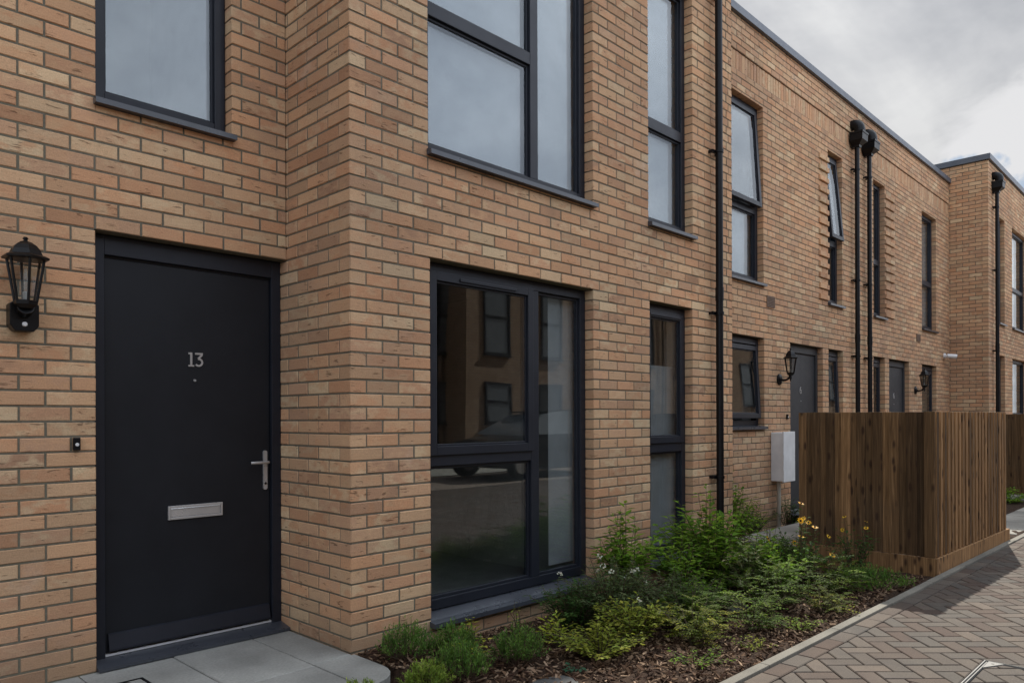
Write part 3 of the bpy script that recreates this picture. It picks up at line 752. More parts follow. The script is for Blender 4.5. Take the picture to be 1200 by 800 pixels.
# ------------------------------------------------------------------ air bricks, lanterns, pipes and other fixings
def air_brick(x, z, label):
    o = MB(); y = REC_Y
    x0, x1, z0, z1 = x - 0.1075, x + 0.1075, z - 0.07, z + 0.07
    xz_frame(o, x0, x1, z0, z1, 0.012, y - 0.012, y - 0.003)
    for i in range(6):
        zz = z0 + 0.012 + (i + 0.35) * (z1 - z0 - 0.024) / 6
        o.box(x0 + 0.012, x1 - 0.012, y - 0.010, y - 0.003, zz, zz + 0.012)
    o.box(x0 + 0.01, x1 - 0.01, y - 0.0035, y - 0.0025, z0 + 0.01, z1 - 0.01)
    return tag(o.build('air_vent', mat_vent, None, loc=(x, y, z)), label, 'air vent', 'vents in the brick wall')
mat_vent = mat_coat('vent_plastic', (0.16, 0.10, 0.065), 0.7)
air_brick(8.95, 2.735, 'brown louvred vent in the brick above the nearer bracket lantern')
air_brick(14.95, 2.735, 'brown louvred vent in the brick below the farthest recessed upper window')

def lantern_head(root, cx, cy, z0, z1, zr, r0, r1, n=6, rot=math.pi / 6):
    """tapered glazed cage z0..z1 with radii r0 (foot) r1 (eave), dome to zr"""
    c = MB()
    for k in range(n):
        a = rot + 2 * math.pi * k / n
        c.tube([(cx + r0 * math.cos(a), cy + r0 * math.sin(a), z0), (cx + r1 * math.cos(a), cy + r1 * math.sin(a), z1)], 0.0062, 6)
    c.lathe([(r0 * 0.6, z0 - 0.03), (r0 * 1.08, z0 - 0.012), (r0 * 1.12, z0 + 0.004), (r0 * 0.9, z0 + 0.008)], cx, cy, n, rot)
    c.build('cage', M_LAMP, root)
    g = MB(); g.lathe([(r0 * 0.97, z0 + 0.004), (r1 * 0.97, z1 - 0.002)], cx, cy, n, rot, capb=False, capt=False); g.build('glazing', M_CLEAR, root)
    d = MB(); h = zr - z1
    d.lathe([(r1 * 1.0, z1 - 0.004), (r1 * 1.28, z1 + 0.0), (r1 * 1.30, z1 + 0.008), (r1 * 1.05, z1 + 0.06 * h + 0.012), (r1 * 0.92, z1 + 0.20 * h), (r1 * 0.80, z1 + 0.42 * h), (r1 * 0.60, z1 + 0.62 * h),
             (r1 * 0.34, z1 + 0.76 * h), (r1 * 0.13, z1 + 0.82 * h), (r1 * 0.10, z1 + 0.86 * h)], cx, cy, n, rot)
    d.lathe([(0.004, z1 + 0.84 * h), (0.012, z1 + 0.90 * h), (0.012, z1 + 0.94 * h), (0.006, z1 + 0.96 * h), (0.010, z1 + 0.985 * h), (0.003, zr)], cx, cy, 10)
    d.build('hood', M_LAMP, root)
    b = MB(); b.lathe([(0.013, z0 + 0.006), (0.013, z0 + 0.045), (0.010, z0 + 0.048)], cx, cy, 12); b.build('lamp_holder', M_GREYP, root)
    b = MB(); b.lathe([(0.010, z0 + 0.049), (0.011, z0 + 0.06), (0.011, z1 - 0.04), (0.004, z1 - 0.025)], cx, cy, 12); b.build('bulb', M_CLEAR, root, smooth=True)

LA = thing('wall_lantern', 'black half lantern with motion sensor on the brick left of door 13', 'wall lamp', (0.93, REC_Y, 1.72), 'black wall lanterns')
cx, cy = 0.925, REC_Y - 0.115
lantern_head(LA, cx, cy, 1.845, 2.045, 2.150, 0.046, 0.078)
b = MB()
pl = [(-0.060, 1.740), (-0.038, 1.712), (0.038, 1.712), (0.060, 1.740), (0.060, 1.838), (0.046, 1.852), (-0.046, 1.852), (-0.060, 1.838)]
vs = [(0.93 + p[0], REC_Y - 0.075, p[1]) for p in pl] + [(0.93 + p[0], REC_Y - 0.001, p[1]) for p in pl]
b.mesh(vs, [tuple(range(8)), tuple(range(15, 7, -1))] + [(k, 8 + k, 8 + (k + 1) % 8, (k + 1) % 8) for k in range(8)])
b.tube([(0.928, REC_Y - 0.07, 1.80), (cx, cy, 1.822)], [0.03, 0.036], 12)
b.build('back_box', M_LAMP, LA, bevel=0.004, fixn=True)
s = MB(); s.tube([(0.93, REC_Y - 0.082, 1.745), (0.93, REC_Y - 0.0745, 1.745)], [0.008, 0.012], 14); s.build('sensor', M_WHITE, LA)

LB = thing('wall_lantern', 'black lantern on a bracket left of the grey door', 'wall lamp', (9.19, REC_Y, 1.78), 'black wall lanterns')
cx, cy = 9.19, REC_Y - 0.15
lantern_head(LB, cx, cy, 1.850, 2.035, 2.16, 0.045, 0.075)
b = MB(); b.tube([(9.19, REC_Y - 0.001, 1.775), (9.19, REC_Y - 0.016, 1.775), (9.19, REC_Y - 0.030, 1.775)], [0.072, 0.068, 0.035], 20); b.build('back_plate', M_LAMP, LB)
b = MB(); b.tube([(9.19, REC_Y - 0.02, 1.775), (9.19, REC_Y - 0.06, 1.762), (9.19, REC_Y - 0.10, 1.768), (9.19, REC_Y - 0.135, 1.79), (cx, cy, 1.83)], [0.020, 0.015, 0.014, 0.016, 0.02], 10)
b.lathe([(0.003, 1.745), (0.011, 1.756), (0.008, 1.768), (0.016, 1.78), (0.016, 1.822)], cx, cy, 10); b.build('arm', M_LAMP, LB)
dup(LB, (14.77, REC_Y, 1.78), 'black lantern on a bracket right of the farther door')

def drainpipe(x, y, z0, z1, label, hopper=True, brz=(), up=0.0):
    t = thing('drainpipe', label, 'drainpipe', (x, y, z0), 'black drainpipes')
    r = 0.034; yc = y - 0.075
    p = MB(); p.tube([(x, yc, z0), (x, yc, z1)], r, 18, cap=True)
    p.tube([(x, yc, z0 + 2.62), (x, yc, z0 + 2.74)], 0.0385, 18)
    p.build('pipe', M_BLACK, t, smooth=True)
    for z in brz:
        b = MB(); b.tube([(x, yc, z - 0.013), (x, yc, z + 0.013)], 0.0415, 18); b.box(x - 0.072, x + 0.072, yc + 0.024, yc + 0.044, z - 0.014, z + 0.014)
        b.box(x - 0.066, x - 0.050, yc + 0.040, y - 0.001, z - 0.012, z + 0.012); b.box(x + 0.050, x + 0.066, yc + 0.040, y - 0.001, z - 0.012, z + 0.012)
        b.build('bracket', M_BLACK, t)
    if hopper:
        h = MB(); za, zb_ = z1 - 0.02, z1 + 0.165
        def ring(w, dth, z): return [(x - w, y - 0.005 - dth, z), (x + w, y - 0.005 - dth, z), (x + w, y - 0.005, z), (x - w, y - 0.005, z)]
        lv = [ring(0.045, 0.115, za - 0.03), ring(0.048, 0.12, za), ring(0.112, 0.185, za + 0.06), ring(0.115, 0.19, zb_ - 0.03), ring(0.122, 0.197, zb_ - 0.028), ring(0.122, 0.197, zb_)]
        vs = [q for r_ in lv for q in r_]
        fs = [(i * 4 + k, i * 4 + (k + 1) % 4, (i + 1) * 4 + (k + 1) % 4, (i + 1) * 4 + k) for i in range(5) for k in range(4)] + [(3, 2, 1, 0)]
        inner = [(x - 0.112, y - 0.19, zb_), (x + 0.112, y - 0.19, zb_), (x + 0.112, y - 0.015, zb_), (x - 0.112, y - 0.015, zb_)]
        n0 = len(vs); vs += inner + [(a, b, zb_ - 0.09) for a, b, c in inner]
        fs += [(20 + k, 20 + (k + 1) % 4, n0 + (k + 1) % 4, n0 + k) for k in range(4)] + [(n0 + k, n0 + (k + 1) % 4, n0 + 4 + (k + 1) % 4, n0 + 4 + k) for k in range(4)] + [(n0 + 4, n0 + 5, n0 + 6, n0 + 7)]
        h.mesh(vs, fs); h.build('hopper', M_BLACK, t)
        e = MB(); ze = zb_ + 0.135
        arc = [(x, y + 0.05, ze)] + [(x, y - 0.03 - 0.085 * math.sin(q), ze - 0.085 + 0.085 * math.cos(q)) for q in [rad(u) for u in range(0, 91, 15)]] + [(x, y - 0.115, zb_ - 0.02)]
        e.tube(arc, 0.078, 18); e.build('elbow', M_BLACK, t, smooth=True)
    return t
drainpipe(6.285, BAY_Y, -0.25, 6.4, 'full height black drainpipe on the bay left of its corner', hopper=False, brz=(0.745, 2.255, 3.745, 5.2))
drainpipe(11.72, REC_Y, -0.2, 5.40, 'left one of the two drainpipes with hopper heads', brz=(0.8, 2.21, 3.35, 5.02))
drainpipe(12.24, REC_Y, -0.2, 5.40, 'right one of the two drainpipes with hopper heads', brz=(0.8, 2.21, 3.35, 5.02))
drainpipe(17.37, BAY_Y, 0.0, 5.78, 'drainpipe with a hopper on the far projecting bay', brz=(1.0, 2.6, 4.2, 5.45))

MX = thing('meter_box', 'white electricity meter box on the brick left of the grey door', 'meter box', (9.08, REC_Y, 0.50))
b = MB(); b.box(8.945, 9.26, REC_Y - 0.150, REC_Y - 0.002, 0.50, 1.105); b.build('case', M_WHITE, MX, bevel=0.008)
b = MB(); b.box(8.938, 9.267, REC_Y - 0.172, REC_Y - 0.151, 0.493, 1.115); b.tube([(9.235, REC_Y - 0.176, 0.80), (9.235, REC_Y - 0.170, 0.80)], 0.01, 12); b.build('door', M_WHITE, MX, bevel=0.006)
b = MB(); b.tube([(9.02, REC_Y - 0.07, -0.15), (9.02, REC_Y - 0.07, 0.4995)], 0.024, 14); b.build('cable_duct', mat_coat('duct_plastic', (0.36, 0.33, 0.27), 0.5), MX, smooth=True)

DB_ = thing('doorbell', 'small black doorbell on the brick beside door 13', 'doorbell', (1.165, REC_Y, 1.17), 'doorbells')
b = MB(); b.box(1.150, 1.182, REC_Y - 0.022, REC_Y - 0.0005, 1.139, 1.203); b.build('case', M_BLACK, DB_, bevel=0.004)
b = MB(); b.tube([(1.166, REC_Y - 0.026, 1.168), (1.166, REC_Y - 0.0225, 1.168)], [0.007, 0.009], 14); b.build('button', M_WHITE, DB_)
dup(DB_, (9.405, REC_Y, 1.30), 'small black doorbell above the white meter box')

CAM = thing('security_camera', 'white bullet camera on the wall near the far projecting bay', 'camera', (16.62, REC_Y, 2.5))
b = MB(); b.tube([(16.62, REC_Y - 0.001, 2.50), (16.62, REC_Y - 0.03, 2.50)], [0.055, 0.05], 16); b.build('base', M_WHITE, CAM)
b = MB(); b.tube([(16.62, REC_Y - 0.03, 2.50), (16.62, REC_Y - 0.09, 2.49)], 0.018, 10); b.tube([(16.56, REC_Y - 0.07, 2.495), (16.63, REC_Y - 0.22, 2.475)], [0.042, 0.045], 16); b.build('body', M_WHITE, CAM, smooth=True)
b = MB(); b.tube([(16.629, REC_Y - 0.219, 2.4751), (16.632, REC_Y - 0.226, 2.474)], [0.036, 0.032], 14); b.build('lens', M_BLACK, CAM)

# ------------------------------------------------------------------ ground, road, kerb, slabs
def kerb_y(x): return 1.812 - 0.015 * (x - 3.4)        # bed side of the kerb
KA = math.atan(-0.015)
mb = MB(); n = 40; S = 260.0
g = MB(); g.face([(-S, -S, -0.30), (S, -S, -0.30), (S, S, -0.30), (-S, S, -0.30)]); tag(g.build('ground', M_SOIL), kind='structure')
rd = MB(); rd.face([(-60, -5.6, -0.0200), (80, -5.6, -0.0200), (80, kerb_y(80) - 0.03, -0.0200), (-60, kerb_y(-60) - 0.03, -0.0200)])
tag(rd.build('road', M_ROAD), kind='structure')
mjoint = mat_stone('jointing_sand', (0.018, 0.014, 0.011), (0.042, 0.032, 0.025), 90.0)
js = MB(); js.face([(-0.6, -3.2, -0.0130), (15.2, -3.2, -0.0130), (15.2, kerb_y(15.2) - 0.03, -0.0130), (-0.6, kerb_y(-0.6) - 0.03, -0.0130)]); tag(js.build('paving_bed', mjoint), kind='structure')

def clip(poly, a, b, c):      # keep a*x+b*y<=c
    out = []
    for i in range(len(poly)):
        p, q = poly[i], poly[(i + 1) % len(poly)]
        dp, dq = a * p[0] + b * p[1] - c, a * q[0] + b * q[1] - c
        if dp <= 0: out.append(p)
        if dp * dq < 0:
            t = dp / (dp - dq); out.append((p[0] + t * (q[0] - p[0]), p[1] + t * (q[1] - p[1])))
    return out
def area(p): return abs(sum(p[i][0] * p[(i + 1) % len(p)][1] - p[(i + 1) % len(p)][0] * p[i][1] for i in range(len(p)))) / 2
def inset(poly, d):
    n = len(poly); cx = sum(p[0] for p in poly) / n; cy = sum(p[1] for p in poly) / n
    out = []
    for i in range(n):
        p0, p1, p2 = Vector(poly[i - 1]), Vector(poly[i]), Vector(poly[(i + 1) % n])
        e1, e2 = (p1 - p0), (p2 - p1)
        if e1.length < 1e-6 or e2.length < 1e-6: out.append(tuple(p1)); continue
        n1 = Vector((-e1.y, e1.x)).normalized(); n2 = Vector((-e2.y, e2.x)).normalized()
        if n1.dot(Vector((cx, cy)) - p1) < 0: n1 = -n1
        if n2.dot(Vector((cx, cy)) - p1) < 0: n2 = -n2
        k = max(0.35, 1 + n1.dot(n2)); out.append(tuple(p1 + (n1 + n2) * (d / k)))
    return out
def paver(mb, poly, zt, rr, gap=0.0028, ch=0.005, zb=-0.0128, sag=0.0016):
    if len(poly) < 3 or area(poly) < 0.0006: return
    P0 = inset(poly, gap); P1 = inset(poly, gap + ch)
    n = len(poly); z = zt + rr.uniform(-sag, sag * 0.4); tx, ty = rr.uniform(-0.006, 0.006), rr.uniform(-0.006, 0.006)
    cx = sum(p[0] for p in poly) / n; cy = sum(p[1] for p in poly) / n
    vs = [(p[0], p[1], z + tx * (p[0] - cx) + ty * (p[1] - cy)) for p in P1] + [(p[0], p[1], z - ch * 0.8) for p in P0] + [(p[0], p[1], zb) for p in P0]
    sgn = sum(poly[i][0] * poly[(i + 1) % n][1] - poly[(i + 1) % n][0] * poly[i][1] for i in range(n)) > 0
    fs = [tuple(range(n))]
    for i in range(n):
        k = (i + 1) % n; fs.append((n + i, n + k, k, i)); fs.append((2 * n + i, 2 * n + k, n + k, n + i))
    if not sgn: fs = [tuple(reversed(f)) for f in fs]
    mb.mesh(vs, fs, (rr.random(), rr.random(), rr.random()))

COVER = (3.98, 4.60, 0.36, 0.978)           # recessed manhole cover: x0,x1,y0,y1
rr = random.Random(8)
pv = MB()
ca, sa = math.cos(KA + rad(45)), math.sin(KA + rad(45))
KO = (3.4, 1.812 - 0.062)                    # a point on the road edge of the kerb
bw = 0.104
ck, sk = math.cos(KA), math.sin(KA)
na, nb = -sk, ck                             # normal pointing to the houses
def lim(d): return na * KO[0] + nb * KO[1] - d
for i in range(-60, 140):                    # stretcher course along the kerb
    s = i * 0.2035
    c = [(s, -0.002), (s + 0.2035, -0.002), (s + 0.2035, -bw), (s, -bw)]
    poly = [(KO[0] + a * ck - b * sk, KO[1] + a * sk + b * ck) for a, b in c]
    if -0.5 < poly[0][0] < 15: paver(pv, poly, 0.0, rr)
U = 0.1015
for i in range(-170, 170):
    for j in range(-60, 60):
        ox, oy = i + 2 * j, i - 2 * j
        for rect in ((ox, oy, ox + 2, oy + 1), (ox + 2, oy - 1, ox + 3, oy + 1)):
            mx, my = (rect[0] + rect[2]) / 2 * U, (rect[1] + rect[3]) / 2 * U
            wx, wy = 5.0 + mx * ca - my * sa, 0.6 + mx * sa + my * ca
            if not (-0.4 < wx < 15 and -3.0 < wy < 1.9): continue
            poly = [(5.0 + a * U * ca - b * U * sa, 0.6 + a * U * sa + b * U * ca) for a, b in ((rect[0], rect[1]), (rect[2], rect[1]), (rect[2], rect[3]), (rect[0], rect[3]))]
            poly = clip(poly, na, nb, lim(bw))
            if len(poly) < 3: continue
            x0, x1, y0, y1 = COVER
            if any(x0 < p[0] < x1 and y0 < p[1] < y1 for p in poly) or (x0 < wx < x1 and y0 < wy < y1):
                parts = [clip(poly, 1, 0, x0), clip(poly, -1, 0, -x1)]
                midp = clip(clip(poly, -1, 0, -x0), 1, 0, x1) if len(poly) > 2 else []
                parts += [clip(midp, 0, 1, y0), clip(midp, 0, -1, -y1)] if len(midp) > 2 else []
                for q in parts:
                    if len(q) > 2: paver(pv, q, 0.0, rr)
                continue
            paver(pv, poly, 0.0, rr)
tag(pv.build('block_paving', M_PAVER), kind='structure')

# recessed cover in the paving, its tray laid with the same blocks
CV = thing('manhole_cover', 'recessed paved manhole cover with a bright metal corner in the block paving', 'manhole cover', (4.29, 0.67, 0.0))
x0, x1, y0, y1 = COVER
f = MB()
xz = [(x0 + 0.004, x1 - 0.004, y1 - 0.011, y1 - 0.005), (x0 + 0.004, x1 - 0.004, y0 + 0.005, y0 + 0.011), (x0 + 0.004, x0 + 0.010, y0 + 0.0115, y1 - 0.0115), (x1 - 0.0075, x1 - 0.004, y0 + 0.0115, y1 - 0.0115),
      (x0 + 0.02, x1 - 0.03, y1 - 0.024, y1 - 0.019)]
for q in xz: f.box(*q, -0.05, 0.0015)
f.build('frame', M_GALV, CV)
f = MB(); f.prism([(x1 - 0.012, y1 - 0.026), (x1 - 0.145, y1 - 0.026), (x1 - 0.012, y1 - 0.095)], -0.02, 0.0012); f.build('corner_plate', M_GALV, CV)
f = MB(); f.tube([(x1 - 0.05, y1 - 0.052, 0.0006), (x1 - 0.05, y1 - 0.052, 0.0018)], 0.008, 12); f.build('key_hole', M_BLACK, CV)
f = MB()
for i in range(-30, 30):
    for j in range(-14, 14):
        ox, oy = i + 2 * j, i - 2 * j
        for rect in ((ox, oy, ox + 2, oy + 1), (ox + 2, oy - 1, ox + 3, oy + 1)):
            poly = [(4.29 + a * U * ca - b * U * sa, 0.67 + a * U * sa + b * U * ca) for a, b in ((rect[0], rect[1]), (rect[2], rect[1]), (rect[2], rect[3]), (rect[0], rect[3]))]
            for A_, B_, C_ in ((1, 0, x1 - 0.03), (-1, 0, -x0 - 0.03), (0, 1, y1 - 0.03), (0, -1, -y0 - 0.03), (0.069, 0.133, 0.069 * (x1 - 0.012) + 0.133 * (y1 - 0.098))):
                poly = clip(poly, A_, B_, C_) if len(poly) > 2 else []
            if len(poly) > 2: paver(f, poly, -0.0005, rr)
f.build('block_infill', M_PAVER, CV)

# kerb edging, in lengths
k = MB()
for i in range(-8, 24):
    a, b = 0.914 * i + 0.3, 0.914 * (i + 1) + 0.297
    for_poly = [(KO[0] + s * ck - t * sk, KO[1] + s * sk + t * ck) for s, t in ((a, 0.0), (b, 0.0), (b, 0.055), (a, 0.055))]
    k.prism(for_poly, -0.20, 0.012 + rr.uniform(-0.002, 0.002), (rr.random(),) * 3)
tag(k.build('kerb', M_KERB, bevel=0.006), kind='structure')

# slab pad in front of door 13
sl = MB()
def slab(poly, z=0.0): paver(sl, poly, z, rr, gap=0.003, ch=0.004, zb=-0.05, sag=0.002)
XR, YN = 2.345, 3.03
xs = [1.63 - 0.4535 * k for k in range(12, 0, -1)] + [1.63, 2.09]
for i, a in enumerate(xs):
    b = xs[i + 1] if i + 1 < len(xs) else (BAY_X0 - 0.002)
    slab([(a, 3.475), (b, 3.475), (b, REC_Y + 0.03), (a, REC_Y + 0.03)] if b < 2.2 else [(a, 3.50), (b, 3.50), (b, REC_Y + 0.03), (a, REC_Y + 0.03)])
    if i + 1 < len(xs): slab([(a, YN), (b, YN), (b, 3.475), (a, 3.475)])
arc = [(XR - 0.20 + 0.20 * math.sin(q), YN + 0.20 - 0.20 * math.cos(q)) for q in [rad(u) for u in range(0, 91, 15)]]
slab([(2.09, YN)] + arc + [(XR, 3.497), (2.09, 3.497)])
tag(sl.build('slab_path', M_SLAB), kind='structure')
# path to the grey door, with the crossing beside the bin store
sl = MB()
for i in range(4):
    for j in range(2):
        slab([(7.35 + 0.6 * i, 3.00 + 0.45 * j), (7.95 + 0.6 * i, 3.00 + 0.45 * j), (7.95 + 0.6 * i, 3.45 + 0.45 * j), (7.35 + 0.6 * i, 3.45 + 0.45 * j)])
for i in range(9):
    for j in range(6):
        a = 9.75 + 0.6 * i
        if i > 1 and j > 0 and i < 7: continue
        slab([(a, 1.76 + 0.45 * j), (a + 0.6, 1.76 + 0.45 * j), (a + 0.6, 2.21 + 0.45 * j), (a, 2.21 + 0.45 * j)])
tag(sl.build('side_path', mat_stone('pale_slab', (0.24, 0.23, 0.205), (0.34, 0.325, 0.29), 70.0)), kind='structure')

# little drain cover near the door
dc = thing('drain_cover', 'small square drain cover in the grey slabs before door 13', 'drain cover', (1.30, 3.86, 0.0))
f = MB(); 
for q in ((1.21, 1.39, 3.93, 3.94), (1.21, 1.39, 3.78, 3.79), (1.21, 1.22, 3.7905, 3.9295), (1.38, 1.39, 3.7905, 3.9295)): f.box(*q, -0.02, 0.005)
f.build('frame', M_BLACK, dc)
f = MB(); f.box(1.225, 1.375, 3.795, 3.925, -0.02, 0.0035); f.build('lid', M_SLAB, dc, bevel=0.002)
f = MB(); f.lathe([(0.02, 0.0036), (0.02, 0.0046)], 1.30, 3.90, 14); f.build('lifting_hole', M_BLACK, dc)

# planting bed
def bed_z(x, y):
    t = min(1, max(0, (y - 1.85) / 1.3))
    u = min(1, max(0, (x - 2.45) / 0.7)); z = -0.012 - 0.085 * t * (0.12 + 0.88 * u)
    z += 0.014 * math.sin(3.1 * x + 1.7 * y) + 0.010 * math.sin(7.3 * x - 5.1 * y)
    return z
bd = MB()
NX, NY = 150, 60
bx0, bx1, by0, by1 = -3.0, 12.0, 1.70, 4.19
vs, fs = [], []
for j in range(NY + 1):
    for i in range(NX + 1):
        x, y = bx0 + (bx1 - bx0) * i / NX, by0 + (by1 - by0) * j / NY
        z = bed_z(x, y) + rr.uniform(-0.008, 0.008)
        if x < 2.36 and y > 2.98 or x > 7.3 and y > 2.95: z = -0.12
        if y < kerb_y(x) + 0.02: z = -0.06
        vs.append((x, y, z))
for j in range(NY):
    for i in range(NX):
        a = j * (NX + 1) + i; fs.append((a, a + 1, a + NX + 2, a + NX + 1))
bd.mesh(vs, fs); tag(bd.build('planting_bed', M_SOIL, smooth=True), kind='structure')
vr = MB(); vr.face([(12.0, 1.72, -0.03), (30.0, 1.5, -0.03), (30.0, 4.3, -0.03), (12.0, 4.3, -0.03)]); tag(vr.build('far_bed', M_SOIL), kind='structure')

ch = MB()
pal = [(0.030, 0.017, 0.011), (0.055, 0.030, 0.018), (0.085, 0.048, 0.028), (0.13, 0.078, 0.046), (0.19, 0.125, 0.08), (0.045, 0.022, 0.014), (0.26, 0.18, 0.12)]
for i in range(19000):
    x = rr.uniform(1.3, 7.2); y = rr.uniform(1.82, 3.52 if x > 2.3 else 3.02)
    if x < 2.36 and y > 2.98: continue
    if x > 6.70 and x < 7.4: 
        if y < 2.9: continue
    if y < kerb_y(x) + 0.008: continue
    l = rr.uniform(0.014, 0.050) * (1.5 if rr.random() < 0.06 else 1); w = l * rr.uniform(0.22, 0.5); t = rr.uniform(0.002, 0.006)
    M = Matrix.Translation((x, y, bed_z(x, y) + rr.uniform(-0.001, 0.016))) @ Euler((rr.gauss(0, 0.42), rr.gauss(0, 0.42), rr.uniform(0, 6.28))).to_matrix().to_4x4()
    c = rr.choice(pal); q = rr.uniform(0.8, 1.2)
    p = [(-l / 2, -w * rr.uniform(.1, .5)), (l * rr.uniform(.2, .5), -w / 2), (l / 2, w * rr.uniform(-.1, .4)), (-l * rr.uniform(.1, .4), w / 2)]
    ch.prism(p, -t / 2, t / 2, tuple(a * q for a in c), M)
tag(ch.build('bark_mulch', M_CHIP), 'dark bark chippings covering the planting bed', 'mulch', kind='stuff')

# ------------------------------------------------------------------ timber bin stores
def bin_store(name, label, P0, ang, L, W, H=1.336, base=0.128):
    """P0 = corner nearest the camera; front runs along +x (turned by ang), sides run back"""
    t = thing(name, label, 'bin store', (P0[0], P0[1], 0), 'timber bin stores')
    rr = random.Random(int(P0[0] * 10))
    M = Matrix.Translation((P0[0], P0[1], 0)) @ Matrix.Rotation(ang, 4, 'Z')
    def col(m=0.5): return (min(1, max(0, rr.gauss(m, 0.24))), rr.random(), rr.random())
    def grp(fn, nm):
        b = MB(); fn(b); b.build(nm, M_WOOD, t, bevel=0.002)
    def left(b):
        y, k = 0.006, 0
        while y < W - 0.03:
            w = rr.uniform(0.070, 0.086); o = 0.019 if k % 2 else 0.0
            b.box(o, o + 0.0185, y, min(y + w, W), base + 0.002 + (0 if k % 2 else .001), H + rr.uniform(-0.004, 0.002), col(), M)
            y += w - 0.012; k += 1
    def right(b):
        x, k = 0.040, 0
        while x < L - 0.05:
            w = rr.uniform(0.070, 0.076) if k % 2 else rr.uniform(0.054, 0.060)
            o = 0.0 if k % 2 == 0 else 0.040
            b.box(x, min(x + w, L), o, o + 0.0255, base + 0.002, H + rr.uniform(-0.004, 0.002), col(0.78 if k % 2 == 0 else 0.02), M)  # shade in the gaps put into the tone: set-back boards dark, proud ones light
            if k % 2 == 0:                            # light catching the narrow edges, painted in as a paler tone
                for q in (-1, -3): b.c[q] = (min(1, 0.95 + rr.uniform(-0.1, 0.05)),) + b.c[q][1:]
            x += w - 0.012; k += 1
    def rear(b):
        x = 0.05
        while x < L - 0.05:
            b.box(x, x + 0.095, W - 0.02, W, base, H, col(), M); x += 0.1
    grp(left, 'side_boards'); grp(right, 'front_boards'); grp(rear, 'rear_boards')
    def bb(b):
        b.box(-0.016, 0.020, -0.016, W, -0.15, base, col(), M); b.box(0.021, L + 0.02, -0.016, 0.022, -0.15, base - 0.002, col(0.85), M)
        b.box(0.021, L, W - 0.03, W + 0.004, 0.004, base, col(), M)
    grp(bb, 'gravel_board')
    for px, py in ((0.05, 0.06), (L - 0.09, 0.06), (0.05, W - 0.12), (L - 0.09, W - 0.12), (L / 2, 0.06)):
        grp(lambda b: b.box(px, px + 0.075, py, py + 0.075, -0.2, H - 0.02, col(), M), 'post')
    for z in (0.35, 1.1):
        grp(lambda b: b.box(0.04, 0.075, 0.14, W - 0.13, z, z + 0.07, col(), M), 'rail'); grp(lambda b: b.box(0.13, L / 2 - 0.01, 0.055, 0.09, z, z + 0.07, col(), M), 'rail')
    return t
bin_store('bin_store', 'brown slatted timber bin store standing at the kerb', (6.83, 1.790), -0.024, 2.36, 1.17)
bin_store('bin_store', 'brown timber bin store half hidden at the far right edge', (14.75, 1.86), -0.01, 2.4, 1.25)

# ------------------------------------------------------------------ plants
def leaf(mb, base, d, up, l, w, col, fold=0.25, droop=0.0):
    d = d.normalized(); s = d.cross(up)
    if s.length < 1e-4: s = d.cross(Vector((1, 0, 0)))
    s.normalize(); n = s.cross(d).normalized()
    tip = base + d * l - Vector((0, 0, droop * l))
    m = base + d * l * 0.48 - n * w * fold
    L = base + d * l * 0.45 + s * w * 0.5; R2 = base + d * l * 0.45 - s * w * 0.5
    i = len(mb.v); mb.v += [tuple(base), tuple(L), tuple(tip), tuple(R2), tuple(m)]
    mb.f += [(i, i + 4, i + 1), (i + 1, i + 4, i + 2), (i, i + 3, i + 4), (i + 3, i + 2, i + 4)]; mb.c += [col] * 4
def vary(rr, c, a=0.28):
    q = 1 + rr.uniform(-a, a); g = 1 + rr.uniform(-0.12, 0.12)
    return (c[0] * q * g, c[1] * q, c[2] * q)
def pick(rr, pal): return vary(rr, rr.choice(pal))
def rvec(rr):
    while True:
        v = Vector((rr.uniform(-1, 1), rr.uniform(-1, 1), rr.uniform(-1, 1)))
        if 0.05 < v.length < 1: return v.normalized()

def plant_root(name, label, cat, x, y, group='plants in the bed'):
    return thing(name, label, cat, (x, y, bed_z(x, y)), group)

def mound(x, y, r, h, pal, label, seed, shoots=170, nl=0.022, name='dwarf_conifer', cat='shrub'):
    """dense evergreen cushion: upright shoots thick with needles"""
    rr = random.Random(seed); t = plant_root(name, label, cat, x, y); z = t.location.z
    st, fo = MB(), MB()
    for i in range(shoots):
        a = rr.uniform(0, 6.283); q = math.sqrt(rr.random()); e = rr.uniform(0.72, 1.1)
        top = Vector((x + math.cos(a) * q * r * e, y + math.sin(a) * q * r * e, z + h * (1 - 0.55 * q * q) * rr.uniform(0.78, 1.12)))
        b = Vector((x + math.cos(a) * q * r * 0.45, y + math.sin(a) * q * r * 0.45, z + 0.01))
        mid = b.lerp(top, 0.5) + Vector((math.cos(a), math.sin(a), 0)) * r * 0.10 * q
        if i % 3 == 0: st.tube([b, mid, top], [0.003, 0.0022, 0.001], 4, (0.09, 0.06, 0.04), cap=False)
        col0 = rr.choice(pal)
        for k in range(17):
            f = 0.42 + 0.58 * k / 16; p = b.lerp(mid, f * 2) if f < 0.5 else mid.lerp(top, f * 2 - 1)
            dr = (top - mid).normalized() * 0.75 + rvec(rr) * 0.8
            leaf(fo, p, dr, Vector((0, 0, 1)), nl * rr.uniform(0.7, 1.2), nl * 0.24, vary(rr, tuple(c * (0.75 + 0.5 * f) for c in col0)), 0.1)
    fo.build('foliage', M_LEAF, t); st.build('stems', M_STEM, t)
    return t

